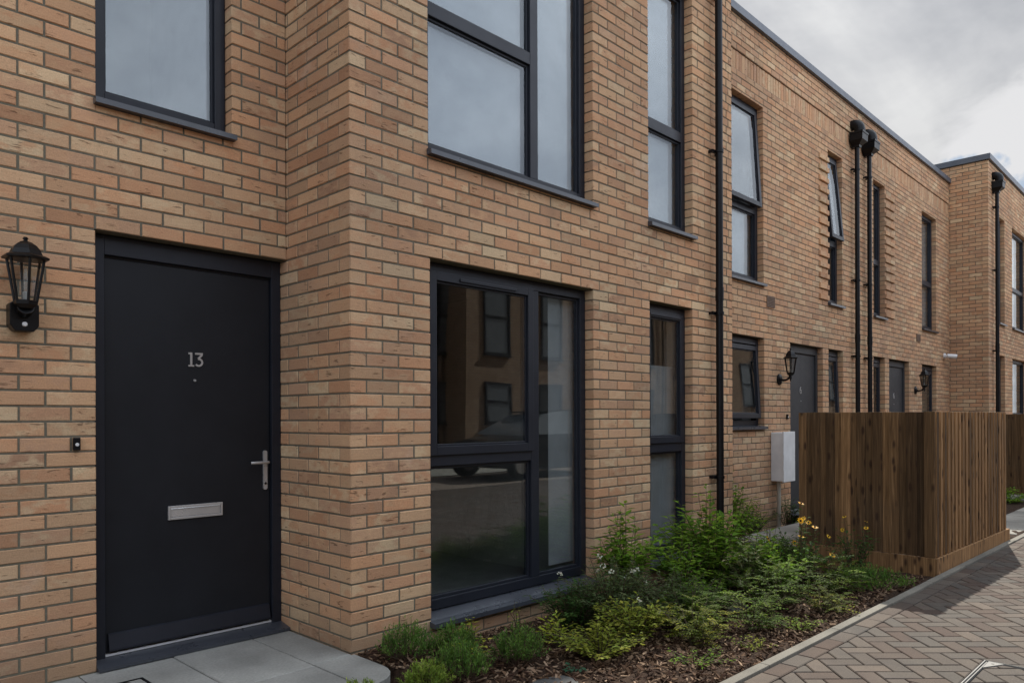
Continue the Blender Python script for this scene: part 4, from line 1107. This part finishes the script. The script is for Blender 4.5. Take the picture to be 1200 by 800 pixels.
def leafy(x, y, r, h, pal, label, seed, stems=22, per=16, ll=0.06, lw=0.45, name='leafy_shrub', cat='shrub', droop=0.35, flowers=None, pinnate=False, bare=0.2, lean=1.0, stemcol=(0.07, 0.055, 0.03)):
    rr = random.Random(seed); t = plant_root(name, label, cat, x, y); z = t.location.z
    st, fo = MB(), MB(); blooms = []
    for i in range(stems):
        a = rr.uniform(0, 6.283); q = math.sqrt(rr.random())
        H = h * rr.uniform(0.62, 1.08) * (1 - 0.35 * q)
        b = Vector((x + math.cos(a) * 0.12 * r * q, y + math.sin(a) * 0.12 * r * q, z - 0.01))
        o = Vector((math.cos(a), math.sin(a), 0))
        top = b + o * r * q * lean * rr.uniform(0.7, 1.1) + Vector((0, 0, H))
        mid = b.lerp(top, 0.55) + Vector((0, 0, 0.10 * h)) + rvec(rr) * 0.02
        pts = [b, b.lerp(mid, 0.55) + Vector((0, 0, 0.03 * h)), mid, top]
        st.tube(pts, [0.0035, 0.003, 0.0024, 0.0012], 5, stemcol, cap=False)
        c0 = rr.choice(pal)
        for k in range(per):
            f = bare + (1 - bare) * (k + rr.random() * 0.6) / per; f = min(f, 1)
            p = b.lerp(mid, f / 0.55) if f < 0.55 else mid.lerp(top, (f - 0.55) / 0.45)
            ax = (top - mid).normalized()
            ang = k * 2.4 + rr.uniform(-0.5, 0.5)
            sd = Vector((math.cos(ang), math.sin(ang), 0)); d = (sd * 0.9 + ax * rr.uniform(0.15, 0.7)).normalized()
            sz = ll * rr.uniform(0.5, 1.25) * (1.0 if f < 0.85 else 0.8)
            cc = c0 if rr.random() < 0.6 else rr.choice(pal)
            if pinnate:
                ln = sz * rr.uniform(2.4, 3.4); end = p + d * ln - Vector((0, 0, droop * ln * 0.45))
                st.tube([p, p.lerp(end, 0.5) + Vector((0, 0, 0.04 * ln)), end], 0.0012, 3, (0.06, 0.07, 0.03), cap=False)
                side = d.cross(Vector((0, 0, 1))).normalized()
                for m_ in range(7):
                    pp = p.lerp(end, 0.18 + 0.82 * m_ / 6) + Vector((0, 0, 0.04 * ln * (1 - abs(m_ / 3 - 1))))
                    for sgn in (-1, 1):
                        leaf(fo, pp, side * sgn + d * 0.55 + rvec(rr) * 0.2, Vector((0, 0, 1)), sz * 0.62 * (1 - 0.35 * m_ / 6), sz * 0.26, vary(rr, cc, 0.4), 0.15, 0.15)
            else:
                leaf(fo, p + d * 0.006, d, Vector((0, 0, 1)), sz, sz * lw * rr.uniform(0.85, 1.15), vary(rr, cc), 0.22, droop * rr.uniform(0.2, 1.1))
        if flowers and rr.random() < flowers[0]:
            kind, fcol, fr = flowers[1], flowers[2], flowers[3]; fl, fc = MB(), MB(); blooms.append((fl, fc))
            ctr = top + Vector((0, 0, 0.01))
            nrm = (Vector((0, 0, 1)) * 0.7 + rvec(rr) * 0.6 - Vector((0.25, 0.5, 0))).normalized()
            u = nrm.cross(Vector((1, 0, 0))).normalized(); w = nrm.cross(u)
            if kind == 'daisy':
                for m_ in range(11):
                    an = m_ * 6.283 / 11; leaf(fl, ctr, u * math.cos(an) + w * math.sin(an) + nrm * 0.15, nrm, fr * rr.uniform(0.85, 1.1), fr * 0.38, vary(rr, fcol, 0.15), 0.05)
                fc.tube([ctr - nrm * 0.004, ctr + nrm * 0.006, ctr + nrm * 0.011], [fr * 0.28, fr * 0.26, fr * 0.12], 8, (0.035, 0.016, 0.008))
            else:
                for m_ in range(9):
                    cc = ctr + rvec(rr) * fr * 1.1
                    for q_ in range(5):
                        leaf(fl, cc, rvec(rr) + nrm, nrm, fr * 0.75, fr * 0.5, vary(rr, fcol, 0.12), 0.1)
    fo.build('foliage', M_LEAF, t); st.build('stems', M_STEM, t)
    for fl, fc in blooms:
        o = fl.build('flower', M_PETAL, t)
        if fc.v: fc.build('flower_centre', M_STEM, o)
    return t

DG = [(0.051, 0.1, 0.027), (0.069, 0.13, 0.034), (0.043, 0.084, 0.027)]
MG = [(0.142, 0.248, 0.031), (0.19, 0.307, 0.039), (0.104, 0.191, 0.028)]
YG = [(0.30, 0.33, 0.04), (0.24, 0.30, 0.05), (0.36, 0.36, 0.07)]
OG = [(0.248, 0.28, 0.048), (0.319, 0.337, 0.064), (0.186, 0.232, 0.043)]
GG = [(0.099, 0.134, 0.058), (0.132, 0.167, 0.078), (0.079, 0.114, 0.046)]
FRN = [(0.063, 0.117, 0.014), (0.091, 0.156, 0.018), (0.134, 0.201, 0.021), (0.047, 0.085, 0.013)]
FRO = [(0.139, 0.168, 0.017), (0.097, 0.135, 0.015), (0.204, 0.215, 0.023), (0.074, 0.1, 0.014)]
CRM = [(0.42, 0.42, 0.24), (0.30, 0.34, 0.17), (0.08, 0.13, 0.04), (0.11, 0.16, 0.05)]
BRN = [(0.10, 0.06, 0.035), (0.14, 0.09, 0.05), (0.07, 0.05, 0.03)]
CON = [(0.07, 0.136, 0.032), (0.097, 0.179, 0.042), (0.124, 0.211, 0.046)]
CONL = [(0.182, 0.256, 0.048), (0.236, 0.307, 0.062), (0.149, 0.218, 0.042)]

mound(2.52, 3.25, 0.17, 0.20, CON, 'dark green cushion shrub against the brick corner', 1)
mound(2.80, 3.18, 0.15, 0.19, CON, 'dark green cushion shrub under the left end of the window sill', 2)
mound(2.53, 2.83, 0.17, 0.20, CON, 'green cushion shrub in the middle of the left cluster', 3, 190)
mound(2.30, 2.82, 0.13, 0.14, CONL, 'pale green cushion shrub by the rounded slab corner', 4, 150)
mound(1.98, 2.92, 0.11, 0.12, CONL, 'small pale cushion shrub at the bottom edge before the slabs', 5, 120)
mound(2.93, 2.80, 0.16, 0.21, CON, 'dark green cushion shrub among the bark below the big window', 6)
leafy(2.97, 3.22, 0.12, 0.24, YG, 'golden leaved shrub beneath the left part of the sill', 7, 9, 8, 0.045, 0.5, name='golden_shrub', droop=0.1)
leafy(2.78, 3.02, 0.10, 0.18, YG, 'small golden shrub between two dark cushion shrubs', 8, 7, 7, 0.045, 0.5, name='golden_shrub', droop=0.1)
leafy(3.42, 2.92, 0.16, 0.26, YG, 'bright golden shrub nearest the right end of the big sill', 9, 11, 9, 0.055, 0.5, name='golden_shrub', droop=0.1)
leafy(3.28, 3.15, 0.05, 0.34, OG, 'thin bare twiggy plant close below the sill', 10, 5, 6, 0.03, 0.4, name='twiggy_plant', cat='plant')
leafy(3.38, 2.60, 0.30, 0.22, OG, 'low olive green spreading shrub in front of the golden one', 11, 60, 18, 0.040, 0.55, name='spreading_shrub', droop=0.2)
leafy(3.95, 2.92, 0.38, 0.54, GG, 'dusky grey green bush with small white flowers', 12, 95, 26, 0.042, 0.45, name='flowering_bush', flowers=(0.10, 'cluster', (0.75, 0.75, 0.70), 0.014))
leafy(3.72, 3.08, 0.27, 0.45, DG, 'dark bush touching the right end of the big sill', 13, 60, 24, 0.044, 0.45, name='dark_bush')
leafy(4.48, 3.20, 0.26, 0.78, MG, 'tall bright green leafy plant between the two lower windows', 14, 34, 26, 0.092, 0.40, name='tall_leafy_plant', cat='plant', bare=0.12)
leafy(4.40, 2.72, 0.34, 0.38, GG, 'grey green bush right of the white flowering bush', 15, 75, 24, 0.042, 0.45, name='grey_bush')
leafy(5.30, 2.98, 0.46, 0.84, MG, 'big leafy shrub in front of the narrow window and drainpipe', 16, 62, 26, 0.100, 0.42, name='leafy_shrub', bare=0.08)
leafy(5.22, 2.62, 0.22, 0.52, CRM, 'variegated shrub with cream tipped leaves', 17, 30, 20, 0.065, 0.45, name='variegated_shrub')
leafy(5.85, 2.72, 0.30, 0.50, MG, 'mid green broad leaved shrub right of the cream one', 18, 44, 20, 0.085, 0.45, name='broad_leaved_shrub')
leafy(3.90, 2.27, 0.24, 0.36, FRO, 'feathery olive fern-like shrub over the bark', 19, 17, 8, 0.046, 0.4, name='feathery_shrub', pinnate=True)
leafy(4.38, 2.16, 0.22, 0.32, FRN, 'feathery green shrub at the middle of the bed front', 20, 15, 8, 0.048, 0.4, name='feathery_shrub', pinnate=True)
leafy(4.98, 2.34, 0.30, 0.42, FRN, 'arching feathery shrub before the yellow daisies', 21, 22, 9, 0.050, 0.4, name='feathery_shrub', pinnate=True)
leafy(5.60, 2.20, 0.28, 0.36, FRN, 'dark feathery shrub left of the bin store foot', 22, 20, 9, 0.050, 0.4, name='feathery_shrub', pinnate=True)
leafy(5.02, 1.99, 0.16, 0.18, FRO, 'low feathery plant close to the kerb', 23, 11, 7, 0.044, 0.4, name='feathery_shrub', pinnate=True)
leafy(5.78, 2.46, 0.24, 0.66, DG, 'yellow daisy plant in front of the timber bin store', 24, 32, 14, 0.06, 0.38, name='daisy_plant', cat='flowers', flowers=(0.20, 'daisy', (0.80, 0.42, 0.02), 0.030))
leafy(6.30, 2.25, 0.24, 0.56, DG, 'sparse yellow daisy plant hard against the bin store boards', 25, 28, 13, 0.055, 0.38, name='daisy_plant', cat='flowers', flowers=(0.16, 'daisy', (0.75, 0.45, 0.03), 0.022))
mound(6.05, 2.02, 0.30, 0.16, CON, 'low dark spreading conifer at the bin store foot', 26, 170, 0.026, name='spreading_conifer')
leafy(5.95, 3.05, 0.22, 0.60, BRN, 'brown seed head plant left of the bin store', 27, 26, 8, 0.03, 0.5, name='seed_head_plant', cat='plant')
leafy(6.35, 3.00, 0.20, 0.52, BRN + OG, 'brownish wispy plant close behind the daisies', 28, 22, 8, 0.032, 0.5, name='seed_head_plant', cat='plant')
leafy(6.95, 3.70, 0.34, 0.80, MG, 'bushy green shrub right of the bay corner drainpipe', 29, 46, 24, 0.085, 0.38, name='bushy_shrub')
leafy(8.15, 4.05, 0.26, 0.40, DG, 'dark green shrub below the propped open lower window', 30, 32, 18, 0.05, 0.4, name='wall_shrub')
leafy(9.10, 4.05, 0.20, 0.46, DG, 'dark green shrub under the white meter box', 31, 24, 16, 0.05, 0.4, name='wall_shrub')
leafy(3.50, 2.06, 0.20, 0.10, MG, 'low green sprig plant at the bottom edge of the bed', 32, 18, 9, 0.026, 0.5, name='ground_cover_plant', cat='plant')
leafy(4.60, 1.98, 0.18, 0.13, CONL, 'low pale green plant beside the kerb stones', 33, 18, 10, 0.028, 0.5, name='ground_cover_plant', cat='plant')
leafy(3.98, 1.96, 0.14, 0.09, OG, 'tiny olive plant at the kerb near the bed front', 34, 12, 8, 0.026, 0.5, name='ground_cover_plant', cat='plant')
leafy(3.02, 2.50, 0.06, 0.06, [(0.05, 0.12, 0.07)], 'tiny blue green seedling in the bark', 35, 6, 5, 0.04, 0.6, name='seedling', cat='plant')
leafy(4.62, 2.62, 0.24, 0.34, MG, 'glossy green shrub behind the grey disc', 36, 30, 16, 0.05, 0.45, name='glossy_shrub')
for i, (x, y, lab) in enumerate([(12.2, 2.75, 'low glossy green plants right of the bin store, nearest clump'), (12.9, 2.9, 'low glossy green clump before the far bin store'), (13.6, 2.6, 'low green clump against the far bin store boards')]):
    leafy(x, y, 0.40, 0.30, MG, lab, 40 + i, 40, 14, 0.09, 0.4, name='low_shrub')

leafy(3.72, 2.62, 0.26, 0.34, OG, 'olive green bush just right of the low spreading shrub', 51, 46, 18, 0.046, 0.5, name='olive_bush', droop=0.2)
leafy(4.15, 2.48, 0.26, 0.36, FRN, 'fresh green fern-like shrub in front of the grey green bushes', 52, 18, 9, 0.050, 0.4, name='feathery_shrub', pinnate=True)
leafy(5.35, 2.48, 0.26, 0.44, MG, 'bright green bush between the cream shrub and the daisies', 53, 40, 18, 0.062, 0.45, name='green_bush')
leafy(4.78, 2.92, 0.24, 0.56, MG, 'upright green shrub just below the narrow window', 54, 34, 20, 0.075, 0.4, name='upright_shrub')
leafy(6.10, 2.62, 0.24, 0.40, DG, 'dark leafy filler shrub behind the daisy stems', 55, 36, 18, 0.055, 0.42, name='filler_shrub')
# stones lying in the bark
def boulder(x, y, r, h, label, seed):
    rr = random.Random(seed); b = MB(); n, m = 14, 6; prof = []
    vs, fs = [], []
    for i in range(m):
        q = i / (m - 1) * math.pi / 2
        for k in range(n):
            a = 6.283 * k / n; e = 1 + 0.16 * math.sin(2 * a + seed) + rr.uniform(-0.06, 0.06)
            vs.append((x + r * e * math.cos(q) ** 0.6 * math.cos(a), y + r * e * 0.7 * math.cos(q) ** 0.6 * math.sin(a), bed_z(x, y) - 0.02 + h * math.sin(q) + rr.uniform(-0.003, 0.003)))
    for i in range(m - 1):
        for k in range(n): fs.append((i * n + k, i * n + (k + 1) % n, (i + 1) * n + (k + 1) % n, (i + 1) * n + k))
    b.mesh(vs, fs); o = b.build('stone', M_ROCK, None, smooth=True, loc=(x, y, bed_z(x, y))); return tag(o, label, 'stone', 'stones in the bed')
boulder(2.74, 2.42, 0.19, 0.035, 'flat grey stone at the bottom edge among the bark', 1)
boulder(4.86, 2.52, 0.10, 0.06, 'rounded grey stone half under the green shrubs', 2)

# ------------------------------------------------------------------ what the windows mirror: the other side of the street
def opp_house(x0, x1, label, seed, recess=False):
    yF = -7.2 if not recess else -7.9
    t = thing('brick_house', label, 'house', ((x0 + x1) / 2, yF - 2, 0), 'brick houses across the street')
    w = MB(); w.box(x0, x1, yF - 7, yF, -0.3, 6.0); wl = w.build('wall', M_FARB, t)
    c = MB(); c.box(x0 - 0.04, x1 + 0.04, yF - 7.04, yF + 0.05, 6.001, 6.09); c.build('coping', M_COPE, t)
    rr = random.Random(seed)
    span = x1 - x0
    for k, fx_ in enumerate((0.12, 0.36, 0.62, 0.86)):
        cx = x0 + span * fx_
        for z0, z1, ww in ((3.0, 4.95, 1.0), (1.15 if k != 1 else 0.0, 2.27, 1.0)):
            f = MB(); a, b = cx - ww / 2, cx + ww / 2
            isdoor = z0 == 0.0
            xz_frame(f, a, b, z0, z1, 0.07, yF + 0.001, yF + 0.05)
            if not isdoor: f.box(a + 0.07, b - 0.07, yF + 0.001, yF + 0.048, (z0 + z1) / 2, (z0 + z1) / 2 + 0.07); f.box(a - 0.03, b + 0.03, yF + 0.001, yF + 0.09, z0 - 0.035, z0 - 0.001)
            fo = f.build('window' if not isdoor else 'door', M_FRAME, t)
            p = MB(); p.box(a + 0.071, b - 0.071, yF + 0.002, yF + 0.02, z0 + 0.071, z1 - 0.071); p.build('pane' if not isdoor else 'leaf', M_OPP if not isdoor else M_DOORG, fo)
    d = MB(); d.tube([(x1 - 0.25, yF + 0.07, 0), (x1 - 0.25, yF + 0.07, 5.9)], 0.036, 10); d.build('drainpipe', M_BLACK, t)
    return t
M_OPP, _nt, _b = newmat('dark_mirror_glass', 0.05, 0.0, (0.13, 0.145, 0.16), 1.0)
opp_house(-8.5, 1.4, 'brick house across the street, leftmost of those facing the terrace', 1)
opp_house(1.45, 11.2, 'brick house across the street facing the bay windows', 2)
opp_house(11.3, 13.0, 'narrow set back brick link between the houses across the street', 3, True)
opp_house(13.1, 22.5, 'brick house across the street mirrored in the big lower window', 4)
opp_house(22.6, 33.0, 'brick house across the street, beyond the one mirrored in the big window', 5)
opp_house(33.1, 46.0, 'brick house across the street, second from the far end of its row', 6)
opp_house(46.1, 62.0, 'brick house across the street, farthest to the right', 7)
pv2 = MB(); pv2.face([(-20, -7.9, 0.004), (70, -7.9, 0.004), (70, -5.6, 0.004), (-20, -5.6, 0.004)]); tag(pv2.build('opposite_path', M_SLAB), kind='structure')
leafy(9.0, -6.4, 0.7, 0.55, DG, 'dark hedge shrub across the street beside the parked car', 60, 60, 18, 0.10, 0.5, name='hedge_shrub')

def car(cx, cy, label):
    t = thing('parked_car', label, 'car', (cx, cy, 0))
    paint = mat_coat('dark_car_paint', (0.012, 0.013, 0.016), 0.22, 0.7)
    st = [(-2.15, 0.42, 0.62, 0.70), (-2.05, 0.30, 0.74, 0.80), (-1.5, 0.22, 0.86, 0.87), (-0.95, 0.20, 0.95, 0.89), (0.0, 0.20, 0.97, 0.90), (1.1, 0.20, 0.98, 0.90), (1.8, 0.24, 1.0, 0.87), (2.08, 0.32, 0.95, 0.80), (2.15, 0.45, 0.85, 0.74)]
    b = MB(); vs, fs = [], []
    for x, z0, z1, w in st:
        for y, z in ((-w * 0.9, z0), (-w, (z0 + z1) / 2), (-w * 0.9, z1 - 0.03), (-w * 0.5, z1), (w * 0.5, z1), (w * 0.9, z1 - 0.03), (w, (z0 + z1) / 2), (w * 0.9, z0)): vs.append((cx + x, cy + y, z))
    for i in range(len(st) - 1):
        for k in range(8): fs.append((i * 8 + k, i * 8 + (k + 1) % 8, (i + 1) * 8 + (k + 1) % 8, (i + 1) * 8 + k))
    fs += [tuple(range(8)), tuple((len(st) - 1) * 8 + k for k in range(7, -1, -1))]
    b.mesh(vs, fs); b.build('body', paint, t, smooth=True, fixn=True)
    c = MB(); pr = [(-1.05, 0.93, 0.80), (-0.35, 1.38, 0.62), (0.35, 1.46, 0.60), (1.2, 1.38, 0.60), (1.85, 1.0, 0.72)]
    vs, fs = [], []
    for x, z, w in pr: vs += [(cx + x, cy - 0.82 if z < 1.1 else cy - w, z if z > 1.1 else 0.96), (cx + x, cy - w * 0.8, z), (cx + x, cy + w * 0.8, z), (cx + x, cy + 0.82 if z < 1.1 else cy + w, z if z > 1.1 else 0.96)]
    low = [(cx + x, cy + s * 0.84, 0.94) for x in (-1.05, -0.35, 0.35, 1.2, 1.85) for s in (-1, 1)]
    n0 = len(vs); vs += low
    for i in range(4):
        for k in range(3): fs.append((i * 4 + k, i * 4 + k + 1, (i + 1) * 4 + k + 1, (i + 1) * 4 + k))
        fs.append((n0 + 2 * i, i * 4, (i + 1) * 4, n0 + 2 * i + 2)); fs.append((i * 4 + 3, n0 + 2 * i + 1, n0 + 2 * i + 3, (i + 1) * 4 + 3))
    c.mesh(vs, fs); c.build('glasshouse', M_OPP, t, smooth=True, fixn=True)
    r = MB(); r.box(cx - 0.35, cx + 1.25, cy - 0.56, cy + 0.56, 1.445, 1.475); r.build('roof', paint, t, bevel=0.02)
    for x in (-1.35, 1.35):
        for s in (-1, 1):
            y = cy + s * 0.80
            w = MB(); w.tube([(cx + x, y - 0.1, 0.32), (cx + x, y + 0.1, 0.32)], 0.32, 24); wo = w.build('wheel', M_BLACK, t)
            w = MB(); w.tube([(cx + x, y - 0.104, 0.32), (cx + x, y + 0.104, 0.32)], 0.20, 16); w.build('rim', M_STEEL, wo)
    for s in (-1, 1):
        l = MB(); l.box(cx - 2.13, cx - 2.03, cy + s * 0.55 - 0.15, cy + s * 0.55 + 0.15, 0.62, 0.74); l.build('headlight', M_GREYP, t, bevel=0.02)
car(12.7, -4.4, 'dark parked car mirrored in the big lower window')

# ------------------------------------------------------------------ sky and sun
W = D.worlds.new('World'); SC.world = W; W.use_nodes = True
nt = NT(W); nt.n.clear()
out = nt.add('ShaderNodeOutputWorld'); bg = nt.add('ShaderNodeBackground'); nt.link(bg.outputs[0], out.inputs[0])
sky = nt.add('ShaderNodeTexSky'); sky.sky_type = 'NISHITA'; sky.sun_disc = False
sky.sun_elevation = math.asin(SUN_TO.z); sky.sun_rotation = math.atan2(SUN_TO.x, SUN_TO.y); sky.air_density = 1.0; sky.dust_density = 1.5
tc = nt.add('ShaderNodeTexCoord'); d = tc.outputs['Generated']
sp = nt.add('ShaderNodeSeparateXYZ'); nt.link(d, sp.inputs[0])
zz = nt.math('MAXIMUM', sp.outputs[2], 0.0)
den = nt.math('ADD', zz, 0.22)
cb = nt.add('ShaderNodeCombineXYZ'); nt.link(nt.math('DIVIDE', sp.outputs[0], den), cb.inputs[0]); nt.link(nt.math('DIVIDE', sp.outputs[1], den), cb.inputs[1])
cv = cb.outputs[0]
c1 = nt.noise(nt.scale(cv, (0.55, 1.3, 1)), 1.15, 6.0, 0.55, 0.4)
c2 = nt.noise(cv, 3.4, 5.0, 0.6, 0.3)
cl = nt.math('ADD', nt.math('MULTIPLY', c1, 0.72), nt.math('MULTIPLY', c2, 0.28))
CLOUD_LO, CLOUD_HI = (4.6, 4.65, 4.9), (7.6, 7.6, 7.7)
cloud = nt.ramp(cl, [(0.38, (0.60, 0.625, 0.675)), (0.48, (0.84, 0.855, 0.89)), (0.60, (1.14, 1.145, 1.15))])
# the cloud deck is thicker ahead and thin and bright behind the camera and about the sun
back = nt.smooth(nt.vmath('DOT_PRODUCT', d, tuple(Vector((-0.15, -0.92, 0.36)).normalized())), -0.15, 0.85)
sunp = nt.math('POWER', nt.math('MAXIMUM', nt.vmath('DOT_PRODUCT', d, tuple(SUN_TO)), 0.0), 7.0)
thin = nt.math('MULTIPLY', nt.smooth(nt.vmath('DOT_PRODUCT', d, tuple(Vector((0.85, -0.52, 0.36)).normalized())), 0.70, 1.0),
               nt.math('SUBTRACT', 1.0, nt.smooth(sp.outputs[1], -0.30, 0.02)))
gain = nt.math('ADD', nt.math('ADD', nt.math('ADD', 3.75, nt.math('MULTIPLY', thin, 5.0)), nt.math('MULTIPLY', back, 9.5)), nt.math('MULTIPLY', sunp, 3.0))
cloud = nt.vmath('SCALE', cloud)
nt.val(cloud.node.inputs['Scale'], gain)
cloud = nt.mix(back, cloud, nt.mix(1.0, cloud, (0.90, 0.975, 1.10), 'MULTIPLY'))
# one blue gap low over the far end of the street, with a cumulus edge in it
gd = Vector((0.957, 0.140, 0.238)).normalized()
gap = nt.vmath('DOT_PRODUCT', d, tuple(gd))
gap = nt.smooth(nt.math('ADD', gap, nt.math('MULTIPLY', nt.math('SUBTRACT', c2, 0.5), 0.012)), 0.9915, 0.9950)
cum = nt.smooth(nt.math('ADD', nt.noise(d, 22.0, 5.0, 0.55), nt.math('MULTIPLY', nt.math('SUBTRACT', sp.outputs[2], 0.2665), 9.0)), 0.46, 0.60)
blue = nt.mix(1.0, sky.outputs[0], (0.42, 0.48, 0.53), 'MULTIPLY')
gapc = nt.mix(cum, blue, (6.4, 6.4, 6.5))
fin = nt.mix(gap, cloud, gapc)
nt.link(fin, bg.inputs[0]); bg.inputs[1].default_value = 0.1

sun = D.lights.new('sun', 'SUN'); sun.energy = 4.8; sun.angle = rad(0.6); sun.color = (1.0, 0.93, 0.82)
so = D.objects.new('sun', sun); COL.objects.link(so); so.rotation_euler = (-SUN_TO).to_track_quat('-Z', 'Y').to_euler(); so.location = SUN_TO * 40

# ------------------------------------------------------------------ camera
cam = D.cameras.new('camera'); co = D.objects.new('camera', cam); COL.objects.link(co)
f_px, th, HZ, roll = 876.0, math.atan(852.0 / 876.0), 490.0, 0.0034
cam.sensor_width = 36.0; cam.sensor_fit = 'HORIZONTAL'; cam.lens = 36.0 * f_px / 1200.0
cam.shift_y = (HZ - 400.0) / 1200.0
fwd = Vector((math.cos(th), math.sin(th), 0)); right = Vector((math.sin(th), -math.cos(th), 0)); up = Vector((0, 0, 1))
r2 = right * math.cos(roll) - up * math.sin(roll); u2 = up * math.cos(roll) + right * math.sin(roll)
Mx = Matrix((( r2.x, u2.x, -fwd.x, 0), (r2.y, u2.y, -fwd.y, 0), (r2.z, u2.z, -fwd.z, 1.292), (0, 0, 0, 1)))
co.matrix_world = Mx
cam.clip_start = 0.05; cam.clip_end = 2000
SC.camera = co

SC.view_settings.view_transform = 'Standard'; SC.view_settings.look = 'None'; SC.view_settings.exposure = 0.30; SC.view_settings.gamma = 1.0
SC.cycles.use_denoising = True
try: SC.cycles.denoiser = 'OPENIMAGEDENOISE'
except Exception: pass
SC.cycles.max_bounces = 8; SC.cycles.transparent_max_bounces = 16
